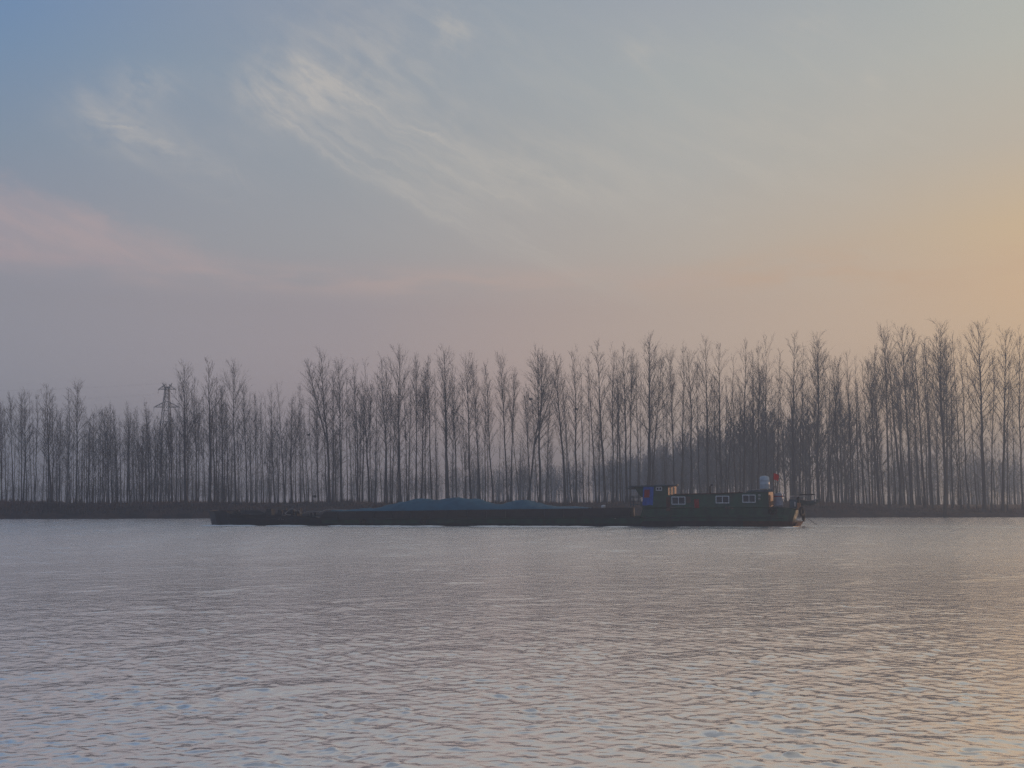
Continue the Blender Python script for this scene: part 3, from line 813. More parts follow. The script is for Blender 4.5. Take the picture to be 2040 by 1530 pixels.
# ------------------------------------------------------------------ barge
BOW = on_level(436, 1046.5); STERN = on_level(1592, 1050.2)
ax = (STERN - BOW); ax.z = 0; LB = ax.length; ax.normalize()
nv = Vector((-ax.y, ax.x, 0))                   # inboard, away from the camera
BROT = math.atan2(ax.y, ax.x)
def bp_(px, py, v=0.0):
    """(u, z) on the barge's fore-and-aft plane v metres inboard"""
    r_ = ray(px, py); o_ = Vector((0, 0, CAM_H)); p0 = Vector((BOW.x, BOW.y, 0)) + nv * v
    k = (p0 - o_).dot(nv) / r_.dot(nv); p = o_ + r_ * k
    return (p - p0).dot(ax), p.z
def U(px, v=0.0): return bp_(px, 1020, v)[0]
def Z(py, px, v=0.0): return bp_(px, py, v)[1]
BEAM = 10.5
barge = empty('cargo_barge', (BOW.x, BOW.y, 0), BROT)
tag(barge, 'long low dark green cargo barge with deckhouse aft, afloat on the river', 'barge')

def under(o):      # a thing standing on the barge keeps its own place in the world, in the barge's axes
    o.location = Vector((BOW.x, BOW.y, 0)) + ax * o.location.x + nv * o.location.y + Vector((0, 0, o.location.z))
    o.rotation_euler = (0, 0, BROT)
    return o

# hull: stations (u, half breadth factor, sheer height)
uh = U(640); ud = U(1275)
st = []
zs = lambda px, py: Z(py, px)
prof = [(-2.4, .45, zs(430, 1017.2)), (-2.1, .62, zs(432, 1017.2)), (-1.1, .80, zs(436, 1017.5)), (0.5, .90, zs(448, 1018)), (1.0, .93, zs(452, 1024)), (3.0, .98, zs(490, 1025.2)), (6.5, 1.0, zs(560, 1026.5)), (uh - 1.2, 1.0, zs(625, 1028.2)),
        (uh, 1.0, zs(640, 1033)), (uh + 8, 1.0, zs(800, 1032.4)), (uh + 18, 1.0, zs(1000, 1031)), (U(1240), 1.0, zs(1240, 1029.6)), (ud, 1.0, zs(1275, 1029)), (ud + .3, 1.0, zs(1280, 1012)),
        (U(1480), 1.0, zs(1480, 1010.5)), (U(1540), .99, zs(1540, 1010.5)), (U(1565), .95, zs(1560, 1011)), (U(1580), .88, zs(1580, 1012.5)), (U(1588), .78, zs(1588, 1014)), (U(1594), .6, zs(1594, 1016)), (U(1598), .35, zs(1598, 1018))]
def station(u, w, zt):
    hb = BEAM / 2 * w
    tap = 1.0 if 2 < u < LB - 4 else 0.93
    zc = [zt, zt - .10, zt * .62, zt * .30, 0.0, -.55]
    inset = [0, 0, 0, .02, .05, .35]
    near = [(u + (0.25 * (1 - z / zt) if u < 1 else (-0.5 * max(0, 1 - z / zt) if u > LB - 3 else 0)), BEAM / 2 - hb * (1 - .02 * k) + i_, z) for k, (z, i_) in enumerate(zip(zc, inset))]
    far = [(x, BEAM - y, z) for x, y, z in near[::-1]]
    return near + far
rows_h = [station(*p) for p in prof]
mb = MB()
n = len(rows_h[0])
bse = len(mb.v)
for r_ in rows_h: mb.v += r_
for i in range(len(rows_h) - 1):
    for j in range(n - 1):
        u_mid = (prof[i][0] + prof[i + 1][0]) / 2
        jj = min(j, n - 2 - j)
        mi = 0
        if uh < u_mid < ud: mi = 1 if jj in (0, 1, 2) else 0
        elif u_mid > ud: mi = 2 if jj in (0, 1) else (1 if jj == 2 else 3 if u_mid > U(1490) else 0)
        mb.f.append([bse + i * n + j, bse + (i + 1) * n + j, bse + (i + 1) * n + j + 1, bse + i * n + j + 1]); mb.mi.append(mi); mb.sm.append(False)
mb.poly(rows_h[0], 0); mb.poly(rows_h[-1][::-1], 3)
hull = mb.build('hull', [M['hull'], M['hull_green'], M['house_green'], M['rust']], barge)
# rubbing strake along the side
mb = MB()
mb.tube([(u_, -0.03, z_) for u_, z_ in ((1.2, zs(455, 1033)), (uh, zs(640, 1034.5)), (uh + 12, zs(880, 1033.6)), (ud, zs(1275, 1031)), (U(1560), zs(1560, 1032)))], .055, 6)
mb.build('rubbing_strake', M['hull'], hull)
# decks
mb = MB()
zd = zs(600, 1031.5)
mb.poly([(-.6, 1.8, zd), (.6, .5, zd), (uh, .12, zd), (uh, BEAM - .12, zd), (.6, BEAM - .5, zd), (-.6, BEAM - 1.8, zd)])
mb.build('foredeck', M['deck'], barge)
mb = MB()
za = zs(1560, 1016)
mb.poly([(ud, .15, za), (U(1560), .3, za), (U(1590), 1.6, za), (U(1590), BEAM - 1.6, za), (U(1560), BEAM - .3, za), (ud, BEAM - .15, za)])
mb.build('afterdeck', M['deck'], barge)
# bow plate cap and stem timber catching light
mb = MB()
mb.box((-.9, 1.9, zs(445, 1019)), (1.4, 2.3, zs(445, 1019) + .14)); mb.box((1.2, .55, zd), (3.2, .8, zd + .36))
mb.build('bow_coaming', M['brown'], barge)
mb = MB()
for (v_, u_) in ((1.0, 1.5), (BEAM - 1.0, 1.5), (.5, 10.0)):
    for du in (0, .45):
        mb.lathe([(.12, 0), (.12, .42), (.17, .44), (.17, .52), (.02, .54)], (u_ + du, v_, zd), 12)
mb.build('mooring_bitts', M['dark_gear'], barge)
# hold coaming: a long steel wall round the open hold
CV = .9
zt = [(uh + .25, Z(1018.6, 648, CV)), (uh + 9, Z(1017.4, 830, CV)), (uh + 20, Z(1014.6, 1040, CV)), (ud - 1.2, Z(1011.6, 1250, CV))]
zb_ = zs(800, 1032.4) - .05
mb = MB()
def wall(v0, v1):
    rows_ = []
    for u_, z_ in zt:
        rows_.append([(u_, v0, zb_), (u_, v0, z_ - .09), (u_, v0 - .07 if v0 < 5 else v0, z_ - .085), (u_, v0 - .07 if v0 < 5 else v0, z_), (u_, v1 if v0 < 5 else v1 + .07, z_), (u_, v1 if v0 < 5 else v1 + .07, z_ - .085), (u_, v1, z_ - .09), (u_, v1, zb_)])
    mb.grid(rows_, 0, closed=True, sm=False)
    mb.poly(rows_[0]); mb.poly(rows_[-1][::-1])
wall(CV, CV + .12); wall(BEAM - CV - .12, BEAM - CV)
# raked fore end and aft end walls
u0, z0 = zt[0]; u1, z1 = zt[-1]
mb.hexa([(u0 - .75, CV - .002, zb_), (u0 + .0, CV - .002, zb_), (u0 + .0, BEAM - CV + .002, zb_), (u0 - .75, BEAM - CV + .002, zb_)], [(u0 - .3, CV - .002, z0 - .12), (u0 - .003, CV - .002, z0 - .003), (u0 - .003, BEAM - CV + .002, z0 - .003), (u0 - .3, BEAM - CV + .002, z0 - .12)])
mb.box((u1 + .003, CV, zb_), (u1 + .14, BEAM - CV, z1))
for k in range(16):
    u_ = u0 + 1.2 + k * (u1 - u0 - 1.8) / 15
    q = (u_ - u0) / (u1 - u0); z_ = z0 + (z1 - z0) * q - .12
    mb.hexa([(u_ - .03, CV - .30, zb_), (u_ + .03, CV - .30, zb_), (u_ + .03, CV - .003, zb_), (u_ - .03, CV - .003, zb_)], [(u_ - .03, CV - .08, z_), (u_ + .03, CV - .08, z_), (u_ + .03, CV - .003, z_), (u_ - .03, CV - .003, z_)])
coam = mb.build('hold_coaming', M['coam'], barge)
# side deck and hold floor
mb = MB()
rows_d = [[(u_, .10, zs(px, py) - .012), (u_, CV - .01, zs(px, py) - .012)] for u_, px, py in ((uh, 640, 1033), (uh + 18, 1000, 1031), (ud, 1275, 1029))]
mb.grid(rows_d, 0, sm=False)
mb.grid([[(u_, BEAM - y_, z_) for u_, y_, z_ in r_] for r_ in rows_d], 0, sm=False)
mb.build('side_deck', M['deck'], barge)
mb = MB(); mb.box((u0, CV + .125, .2), (u1, BEAM - CV - .125, .3)); mb.build('hold_floor', M['deck'], barge)
# name lettering, worn to illegible strokes (bow and quarter)
def scrawl(name, px0, px1, py0, py1, mat, seed, v=-.012):
    rn = random.Random(seed); mb = MB()
    ua, ub = U(px0), U(px1); za_, zc = zs(px0, py1), zs(px0, py0)
    nch = max(3, int((ub - ua) / ((zc - za_) * 1.25)))
    for c_ in range(nch):
        cu = ua + (ub - ua) * (c_ + .08) / nch; w = (ub - ua) / nch * .78
        for k in range(5):
            if rn.random() < .22: continue
            if rn.random() < .5:
                z_ = za_ + (zc - za_) * rn.random(); a_, e_ = cu + w * rn.random() * .3, cu + w * (.6 + .4 * rn.random())
                mb.box((a_, v, z_), (e_, v + .008, z_ + .045))
            else:
                u_ = cu + w * rn.random(); a_, e_ = za_ + (zc - za_) * rn.random() * .3, za_ + (zc - za_) * (.6 + .4 * rn.random())
                mb.box((u_, v - .001, a_), (u_ + .045, v + .007, e_))
    return mb.build(name, mat, hull)
scrawl('name_lettering', 554, 567, 1032, 1036, M['grey'], 4)
scrawl('name_lettering', 568, 592, 1033, 1037, material('faded_lettering', (.12, .12, .14)), 5)
scrawl('name_lettering', 1443, 1463, 1009, 1014.5, material('faded_pink_lettering', (.20, .12, .12)), 6)
mb = MB(); mb.box((U(1224), -.01, Z(1033.5, 1224)), (U(1227), .002, Z(1032, 1224))); mb.build('hull_mark', M['grey'], hull)

# anchor winch on the foredeck
def on_deck(px, v): return U(px, v)
wv = 2.6
mb = MB()
for px0, px1, top in ((529, 541, 1013.5), (552, 562, 1015.5)):
    a_, e_ = U(px0, wv), U(px1, wv); z_ = Z(top, px0, wv)
    mb.hexa([(a_, wv, zd), (e_, wv, zd), (e_, wv + 1.1, zd), (a_, wv + 1.1, zd)], [(a_ + .08, wv, z_), (e_ - .08, wv, z_ - .03), (e_ - .08, wv + 1.1, z_ - .03), (a_ + .08, wv + 1.1, z_)])
wz = zd + .55
mb.tube([(U(566, wv), wv + .2, wz), (U(598, wv), wv + .2, wz)], .09, 8)
for px in (569, 584, 597):
    mb.tube([(U(px, wv) - .05, wv + .2, wz), (U(px, wv) + .05, wv + .2, wz)], .46, 16)
mb.tube([(U(572, wv), wv + .2, wz), (U(582, wv), wv + .2, wz)], .32, 14)
for px in (566, 590):
    mb.hexa([(U(px, wv) - .08, wv - .4, zd), (U(px, wv) + .08, wv - .4, zd), (U(px, wv) + .08, wv + .8, zd), (U(px, wv) - .08, wv + .8, zd)], [(U(px, wv) - .08, wv + .05, wz + .2), (U(px, wv) + .08, wv + .05, wz + .2), (U(px, wv) + .08, wv + .35, wz + .2), (U(px, wv) - .08, wv + .35, wz + .2)])
mb.build('anchor_winch', M['dark_gear'], barge)
def rope(name, pts, r_, mat, label, cat='rope', grp=None):
    mb = MB(); o0 = Vector(pts[0]); P = [Vector(p) - o0 for p in pts]
    Q = []
    for i in range(len(P) - 1):
        for k in range(6):
            q = k / 6; a, b2, c, d = P[max(i - 1, 0)], P[i], P[i + 1], P[min(i + 2, len(P) - 1)]
            Q.append(.5 * ((2 * b2) + (c - a) * q + (2 * a - 5 * b2 + 4 * c - d) * q * q + (3 * b2 - a - 3 * c + d) * q ** 3))
    Q.append(P[-1])
    mb.tube(Q, r_, 6)
    o = mb.build(name, mat); o.location = o0
    under(o); tag(o, label, cat, grp)
    return o
def pt(px, py, v): u_, z_ = bp_(px, py, v); return (u_, v, z_)
rope('mooring_rope', [pt(567, 1024, 1.6), pt(573, 1018.5, 1.7), pt(580, 1013.5, 1.9), pt(587, 1015.5, 1.9), pt(591, 1018, 1.8)], .055, M['rope'], 'pale rope looped over the anchor winch on the foredeck', grp='pale ropes on the foredeck')
rope('mooring_rope', [pt(567, 1021, 1.4), pt(570, 1024.5, 1.3), pt(575, 1026, 1.2), pt(579, 1025.3, 1.3)], .055, M['rope'], 'pale rope bight lying below the winch loop', grp='pale ropes on the foredeck')
rope('mooring_rope', [pt(594, 1017, 1.9), pt(597, 1018.5, 1.8), pt(599, 1023, 1.7)], .05, M['rope'], 'short pale rope end hanging right of the anchor winch', grp='pale ropes on the foredeck')
rope('mooring_rope', [pt(603, 1023.5, 1.2), pt(613, 1019.6, 1.2), pt(625, 1018.8, 1.2), pt(640, 1019.4, 1.0)], .05, M['rope'], 'pale rope drawn from foredeck to the hold coaming corner', grp='pale ropes on the foredeck')
mb = MB()
uu, zz_ = bp_(565, 1027.5, .5)
mb.hexa([(-.28, -.25, 0), (.28, -.25, 0), (.28, .25, 0), (-.28, .25, 0)], [(-.14, -.12, .17), (.16, -.12, .13), (.16, .12, .13), (-.14, .12, .17)])
o = mb.build('grain_sack', M['rope']); o.location = (uu, .5, zz_ - .06); under(o); tag(o, 'small pale sack slumped on the foredeck edge below the winch', 'sack')
# coaming lip boards at the fore end of the hold
mb = MB()
mb.tube([pt(636, 1021, CV), pt(650, 1015.5, CV + .5), pt(690, 1016.2, CV + 3)], .035, 6)
mb.tube([pt(655, 1013.8, CV + 4), pt(700, 1016.2, CV + 5)], .03, 6)
mb.build('hatch_rail', M['grey'], barge)

# blue tarpaulin over the cargo
ridge = [(665, 1017.4), (700, 1015.4), (745, 1012.4), (785, 1005.0), (808, 998.5), (825, 994.6), (845, 993.8), (866, 995.2), (885, 994.4), (912, 991.8), (940, 993.4), (958, 996.2), (972, 1000.6), (985, 1003.8), (1000, 1004.2), (1018, 1000.4), (1034, 996.8), (1048, 995.4), (1056, 997.4), (1070, 1002.2), (1090, 1007.0), (1115, 1009.2), (1150, 1010.2), (1175, 1011.2)]
RV = 4.2
rows_t = []
va, vb = CV + .13, BEAM - CV - .13
ru = [bp_(px, py, RV) for px, py in ridge]
def cat(tab, u_):
    for i in range(len(tab) - 1):
        if tab[i][0] <= u_ <= tab[i + 1][0]:
            q = (u_ - tab[i][0]) / (tab[i + 1][0] - tab[i][0]); q = q * q * (3 - 2 * q)
            return tab[i][1] * (1 - q) + tab[i + 1][1] * q
    return tab[0][1] if u_ < tab[0][0] else tab[-1][1]
NU, NV = 150, 36
for i in range(NU + 1):
    u_ = ru[0][0] + (ru[-1][0] - ru[0][0]) * i / NU
    zr = cat(ru, u_); row = []
    zedge = z0 + (z1 - z0) * (u_ - u0) / (u1 - u0) - .06
    for j in range(NV + 1):
        v_ = va + (vb - va) * j / NV
        e = max(0.0, 1 - ((v_ - RV) / (RV - va if v_ < RV else vb - RV)) ** 2)
        z_ = zedge + (zr - zedge) * e ** .8
        z_ += e * (.05 * math.sin(u_ * 1.9 + v_ * 1.3) + .03 * math.sin(u_ * 4.1 - v_ * 3.3) + .022 * math.sin(u_ * 7.7 + 2 * math.sin(v_ * 2)))
        row.append((u_ - ru[0][0], v_, z_))
    rows_t.append(row)
mb = MB(); mb.grid(rows_t)
o = mb.build('tarpaulin', M['tarp']); o.location = (ru[0][0], 0, 0); under(o)
tag(o, 'blue tarpaulin heaped over the cargo in the barge hold', 'tarpaulin')
# white buoy on the coaming
uu, zz_ = bp_(1202, 1013, CV + .3)
mb = MB(); mb.lathe([(.02, 0), (.17, .01), (.24, .10), (.25, .22), (.20, .31), (.10, .36), (.02, .37)], (0, 0, 0), 16)
o = mb.build('float_buoy', M['white']); o.location = (uu, CV + .3, zz_); under(o); tag(o, 'small white round float standing alone on the hold edge', 'float')

# deckhouse: long green house flush with the ship's side
WV = .06
ha, hb_ = U(1283, WV), U(1531, WV)
def hz(px, py): return Z(py, px, WV)
roofl = [(1283, 989.6), (1345, 985.5), (1420, 984.2), (1500, 981.0), (1531, 979.6)]
mb = MB()
rows_w = []
for px, py in roofl:
    u_, zt_ = bp_(px, py, WV)
    rows_w.append([(u_, WV, hz(px, 1010)), (u_, WV, zt_), (u_, BEAM - WV, zt_), (u_, BEAM - WV, hz(px, 1010))])
mb.grid(rows_w, 0, sm=False)
mb.poly(rows_w[0], 0)
# aft wall stands back and faces the stern at an angle, of varnished wood
u_e, z_e = rows_w[-1][1][0], rows_w[-1][1][2]
zf = za
mb.poly([(u_e, WV, zf), (u_e + .55, WV + 1.6, zf), (u_e + .55, WV + 1.6, z_e), (u_e, WV, z_e)], 1)
mb.poly([(u_e + .55, WV + 1.6, zf), (u_e + .55, BEAM - WV, zf), (u_e + .55, BEAM - WV, z_e), (u_e + .55, WV + 1.6, z_e)], 1)
mb.poly([(u_e, WV, z_e), (u_e + .55, WV + 1.6, z_e), (u_e + .55, BEAM - WV, z_e), (u_e, BEAM - WV, z_e)], 0)
house = mb.build('deckhouse', [M['house_green'], M['orange_wood']], barge)
mb = MB()
rr = []
for px, py in [(1344, 985.4), (1420, 984.2), (1480, 981.6)]:
    u_, z_ = bp_(px, py, WV)
    rr.append([(u_, WV - .14, z_ + .005), (u_, WV - .14, z_ + .085), (u_, BEAM - WV + .14, z_ + .085), (u_, BEAM - WV + .14, z_ + .005)])
mb.grid(rr, 0, closed=True, sm=False); mb.poly(rr[0]); mb.poly(rr[-1][::-1])
mb.build('roof', M['rust'], house)
# pale boards and sheets lying on the roof
mb = MB()
for px0, px1, py, v_ in ((1388, 1413, 983.0, .5), (1342, 1353, 984.4, .8), (1421, 1430, 982.3, .7), (1472, 1478, 980.4, .4)):
    a_, z_ = bp_(px0, py, v_); e_, z2 = bp_(px1, py, v_)
    mb.hexa([(a_, v_, z_ - .05), (e_, v_, z2 - .05), (e_, v_ + .5, z2 - .05), (a_, v_ + .5, z_ - .05)], [(a_, v_, z_ + .02), (e_, v_, z2 + .02), (e_, v_ + .5, z2 + .02), (a_, v_ + .5, z_ + .02)])
mb.build('roof_batten', M['grey'], house)
# aft roof slab under the water tank
mb = MB()
a_, z_ = bp_(1496, 975.6, .3); e_, z2 = bp_(1538, 974.2, .3)
zlo = Z(979.4, 1500, .3)
mb.hexa([(a_, -.05, zlo), (e_, -.05, zlo), (e_, BEAM - .5, zlo), (a_, BEAM - .5, zlo)], [(a_, -.05, z_), (e_, -.05, z_ + .02), (e_, BEAM - .5, z_ + .02), (a_, BEAM - .5, z_)])
mb.build('roof_slab', M['roof'], house)
mb = MB()
a2, _ = bp_(1514, 975, .3)
mb.box((a_ + .05, -.075, z_ - .035), (a2, -.053, z_ + .03)); mb.build('slab_edge', M['grey'], house)

def sliding_window(parent, px0, px1, py0, py1, v, name='window'):
    a_, zt_ = bp_(px0, py0, v); e_, zt2 = bp_(px1, py0, v); zb2 = Z(py1, px0, v)
    fw = .085
    mb = MB(); y0, y1 = v - .05, v - .002
    mb.box((a_, y0, zt_ - fw), (e_, y1, zt_)); mb.box((a_, y0, zb2), (e_, y1, zb2 + fw))
    mb.box((a_, y0 + .002, zb2 + fw), (a_ + fw, y1, zt_ - fw)); mb.box((e_ - fw, y0 + .002, zb2 + fw), (e_, y1, zt_ - fw))
    c_ = (a_ + e_) / 2
    mb.box((c_ - .035, y0 + .004, zb2 + fw), (c_ + .035, y1, zt_ - fw))
    mb.box((a_ + fw, y1 - .014, zb2 + fw), (c_ - .035, y1 - .006, zt_ - fw), 1); mb.box((c_ + .035, y1 - .024, zb2 + fw), (e_ - fw, y1 - .016, zt_ - fw), 1)
    return mb.build(name, [M['frame'], M['glass']], parent)
sliding_window(house, 1337.6, 1365.4, 989.2, 1005.2, WV)
sliding_window(house, 1425.4, 1452.6, 987.6, 1002.8, WV)
sliding_window(house, 1478.6, 1505.2, 985.4, 1001.4, WV)
mb = MB(); a_, zt_ = bp_(1367, 989.2, WV); e_, _ = bp_(1376, 989, WV); zb2 = Z(1002, 1367, WV)
mb.box((a_, WV - .03, zb2), (e_, WV - .002, zt_)); mb.build('side_panel', M['brown'], house)
mb = MB()
a_, z_ = bp_(1327, 990, WV); e_, _ = bp_(1335, 990, WV); zb2 = Z(1018, 1327, WV)
mb.box((a_, WV - .02, zb2), (e_, WV - .002, z_)); mb.build('rust_streak_plate', M['rust'], house)
mb = MB()
p_ = [bp_(1414.5, y_, 1.5) for y_ in (985, 976, 969.5)]
mb.tube([(p_[0][0], 1.5, p_[0][1]), (p_[1][0], 1.5, p_[1][1]), (p_[2][0], 1.5, p_[2][1]), (p_[2][0] + .10, 1.5, p_[2][1] + .14), (p_[2][0] + .26, 1.5, p_[2][1] + .2)], .085, 10)
mb.build('stove_pipe', M['rubber'], house)
# small pale things on the aft corner of the house wall
mb = MB()
for py in (987, 994):
    uu, zz_ = bp_(1512.5, py, WV)
    mb.lathe([(.02, -.13), (.10, -.1), (.13, 0), (.10, .1), (.02, .13)], (uu, WV - .13, zz_), 10)
mb.build('wall_lamp', M['grey'], house)
# open after end: posts catching the low sun
mb = MB()
for px0, px1, v_ in ((1521, 1526, .25), (1531, 1534, .9)):
    a_, z_ = bp_(px0, 982, v_); e_, zb2 = bp_(px1, 1008.5, v_)
    mb.hexa([(e_ - .09, v_ - .09, zb2), (e_ + .09, v_ - .09, zb2), (e_ + .09, v_ + .09, zb2), (e_ - .09, v_ + .09, zb2)], [(a_ - .09, v_ - .09, z_), (a_ + .09, v_ - .09, z_), (a_ + .09, v_ + .09, z_), (a_ - .09, v_ + .09, z_)])
mb.build('after_post', M['orange_wood'], house)

# wheelhouse
KV = .5
kz0 = Z(990, 1300, KV)
mb = MB()
fa, fz = bp_(1263, 972.5, KV); fb, fbz = bp_(1277, 990.5, KV); ka, kz = bp_(1331, 968.2, KV)
zr0 = Z(970.2, 1275, KV); zr1 = Z(967.4, 1331, KV)
kb = BEAM - 4.0
zlow = Z(1008, 1290, KV)
pts_n = [(fb, KV, fbz), (fa, KV, zr0), (ka, KV, zr1), (ka, KV, kz0)]
mb.poly(pts_n, 0); mb.poly([(x, kb, z) for x, y, z in pts_n[::-1]], 0)
mb.poly([(fb, KV, fbz), (fb, kb, fbz), (fa, kb, zr0), (fa, KV, zr0)], 0)
# raised after wall set at an angle, with openings framed in varnished wood
cpt = (ka + .72, KV + 2.2)
def q_(s, z): return (ka + (cpt[0] - ka) * s, KV + (cpt[1] - KV) * s, z)
for s0, s1, m_ in ((0, .16, 1), (.42, .58, 1), (.84, 1, 1)):
    mb.poly([q_(s0, kz0), q_(s1, kz0), q_(s1, zr1), q_(s0, zr1)], m_)
for s0, s1 in ((.16, .42), (.58, .84)):
    mb.poly([q_(s0, kz0), q_(s1, kz0), q_(s1, kz0 + .22), q_(s0, kz0 + .22)], 1); mb.poly([q_(s0, zr1 - .12), q_(s1, zr1 - .12), q_(s1, zr1), q_(s0, zr1)], 1)
    mb.poly([q_(s0, kz0 + .22), q_(s1, kz0 + .22), q_(s1, zr1 - .12), q_(s0, zr1 - .12)], 2)
mb.poly([(cpt[0], cpt[1], kz0), (cpt[0], kb, kz0), (cpt[0], kb, zr1), (cpt[0], cpt[1], zr1)], 1)
mb.poly([(ka, KV, zr1), (fa, KV, zr0), (fa, kb, zr0), (cpt[0], kb, zr1), (cpt[0], cpt[1], zr1)], 0)
wheel = mb.build('wheelhouse', [M['house_green'], M['orange_wood'], M['glass']], barge)
# skirt below the wheelhouse down to the deck
mb = MB(); mb.box((U(1280, KV), KV + .02, zlow - .6), (ka, kb, fbz - .003)); mb.build('lower_house', M['house_green'], barge)
mb = MB()
ra, rz = bp_(1252, 969.0, KV - .3); rb2, rz2 = bp_(1348.5, 965.6, KV - .3)
rt_ = .12
mb.hexa([(ra, KV - .3, zr0 + .006), (rb2, KV - .3, zr1 + .006), (rb2, kb + .3, zr1 + .006), (ra, kb + .3, zr0 + .006)], [(ra, KV - .3, zr0 + rt_), (rb2, KV - .3, zr1 + rt_), (rb2, kb + .3, zr1 + rt_), (ra, kb + .3, zr0 + rt_)])
mb.build('roof', M['roof'], wheel)
mb = MB()
mb.box((rb2 - 1.15, KV - .33, zr1 + rt_ - .02), (rb2 + .1, kb + .2, zr1 + rt_ + .045)); mb.build('roof_board', M['grey'], wheel)
mb = MB()
a_, z_ = bp_(1247.5, 972.6, KV - .2); e_, _ = bp_(1262, 972, KV - .2)
mb.box((a_, KV - .2, z_ - .03), (e_, kb + .2, z_ + .05)); mb.build('visor', M['roof'], wheel)
sliding_window(wheel, 1306.5, 1319, 969.8, 977.6, KV)
# guard rail forward of the wheelhouse
mb = MB()
for px in (1256, 1277):
    a_, z_ = bp_(px, 988.5, KV); mb.tube([(a_, KV, Z(1009, px, KV)), (a_, KV, z_)], .05, 6)
for py in (988.5, 991.5, 998, 1005):
    a_, z_ = bp_(1255.5, py, KV); e_, z2 = bp_(1277.5, py, KV); mb.tube([(a_, KV, z_), (e_, KV, z2)], .042, 6)
    mb.tube([(a_, KV, z_), (a_, kb, z_)], .042, 6)
mb.tube([(U(1256, KV), kb, Z(1009, 1256, KV)), (U(1256, KV), kb, Z(988.5, 1256, KV))], .05, 6)
mb.build('guard_rail', M['roof'], barge)
# blue sheet and the red cloths
def cloth(name, px0, px1, py0, py1, v, mat, label, cat_, skew=0.0, wav=.025, grp=None):
    a_, zt_ = bp_(px0, py0, v); e_, _ = bp_(px1, py0, v); zb2 = Z(py1, px0, v)
    rows_ = []
    for i in range(13):
        q = i / 12
        row = []
        for j in range(11):
            w = j / 10
            row.append(((e_ - a_) * w + skew * q, -wav * (1 + math.sin(w * 9 + q * 2)) - .004, (zb2 - zt_) * q * (1 + .02 * math.sin(w * 7))))
        rows_.append(row)
    mb = MB(); mb.grid(rows_)
    mb.grid([[(x, y + .006, z) for x, y, z in r_[::-1]] for r_ in rows_])
    o = mb.build(name, mat); o.location = (a_, v, zt_); under(o); tag(o, label, cat_, grp); return o
cloth('blue_sheet', 1281.5, 1302.5, 970.0, 1006.5, -.03, M['cobalt'], 'bright cobalt blue sheet hung over the wheelhouse side', 'sheet', -.12)
cloth('red_cloth', 1284, 1294.5, 975.5, 991, -.12, M['red'], 'dull red cloth hanging on the blue wheelhouse sheet', 'cloth', -.05, grp='red cloths on the barge')
cloth('red_cloth', 1382.5, 1392, 994.5, 1012, WV - .03, M['red'], 'dull red cloth on the green deckhouse wall right of the first window', 'cloth', .05, grp='red cloths on the barge')

# water tank on the roof slab
uu, zz_ = bp_(1523.5, 975.0, 1.3)
zt_ = Z(949, 1523.5, 1.3)
hh_ = zt_ - zz_
tank = empty('water_tank', (uu, 1.3, Z(974.2, 1538, .3) + .03)); under(tank)
tag(tank, 'pale blue upright water tank on the aft roof of the barge', 'tank')
rt2 = (U(1533.5, 1.3) - U(1514, 1.3)) / 2
mb = MB(); mb.lathe([(.01, 0), (rt2 * .98, .0), (rt2, .05), (rt2, hh_ * .34), (rt2 * 1.02, hh_ * .35), (rt2, hh_ * .36), (rt2, hh_ * .66), (rt2 * 1.02, hh_ * .67), (rt2, hh_ * .68), (rt2 * .98, hh_ * .88), (rt2 * .80, hh_ * .95), (.4 * rt2, hh_ * .985), (.01, hh_ * .985)], (0, 0, 0), 28)
mb.build('tank_body', M['tank'], tank)
mb = MB(); mb.lathe([(.01, 0), (.26 * rt2 + .02, 0), (.28 * rt2, .06), (.01, .08)], (0, 0, hh_ * .985), 16); mb.build('tank_lid', M['grey'], tank)
# red flag on a short staff
uu, zz_ = bp_(1541.5, 980, 2.0)
fl = empty('red_flag', (uu, 2.0, Z(1010, 1541, 2.0))); under(fl); tag(fl, 'small bright red flag on a thin staff behind the water tank', 'flag')
top_ = Z(942, 1541.5, 2.0) - Z(1010, 1541, 2.0)
mb = MB(); mb.tube([(0, 0, 0), (0, 0, top_)], .022, 6); mb.build('flagstaff', M['brown'], fl)
mb = MB(); rows_ = []
for i in range(9):
    q = i / 8
    rows_.append([(.5 * w + .04 * math.sin(q * 5), .09 * math.sin(w * 6 + q) * w, top_ - .04 - .64 * q - .16 * w * w) for w in [j / 8 for j in range(9)]])
mb.grid(rows_); mb.build('flag_cloth', M['flagred'], fl)
# grey drum behind the house
uu, _ = bp_(1551, 1000, 1.0); zb2 = za; zt_ = Z(983.5, 1551, 1.0); hh_ = zt_ - zb2; rd = (U(1560.5, 1.0) - U(1542, 1.0)) / 2
dr = empty('storage_drum', (uu, 1.0, zb2)); under(dr); tag(dr, 'tall grey storage drum on the afterdeck behind the green deckhouse', 'drum')
mb = MB(); mb.lathe([(.01, 0), (rd, 0), (rd, hh_ * .3), (rd * 1.04, hh_ * .315), (rd, hh_ * .33), (rd, hh_ * .64), (rd * 1.04, hh_ * .655), (rd, hh_ * .67), (rd, hh_ * .96), (rd * .9, hh_), (.01, hh_)], (0, 0, 0), 24); mb.build('drum_body', M['drum'], dr)
mb = MB(); mb.lathe([(rd + .004, hh_ * .80), (rd + .012, hh_ * .805), (rd + .012, hh_ * .86), (rd + .004, hh_ * .865)], (0, 0, 0), 24); mb.build('red_band', M['red'], dr)
mb = MB(); mb.lathe([(.01, 0), (.16, 0), (.18, .08), (.06, .14), (.01, .15)], (.12, -.1, hh_), 14); mb.build('filler_cap', M['white'], dr)
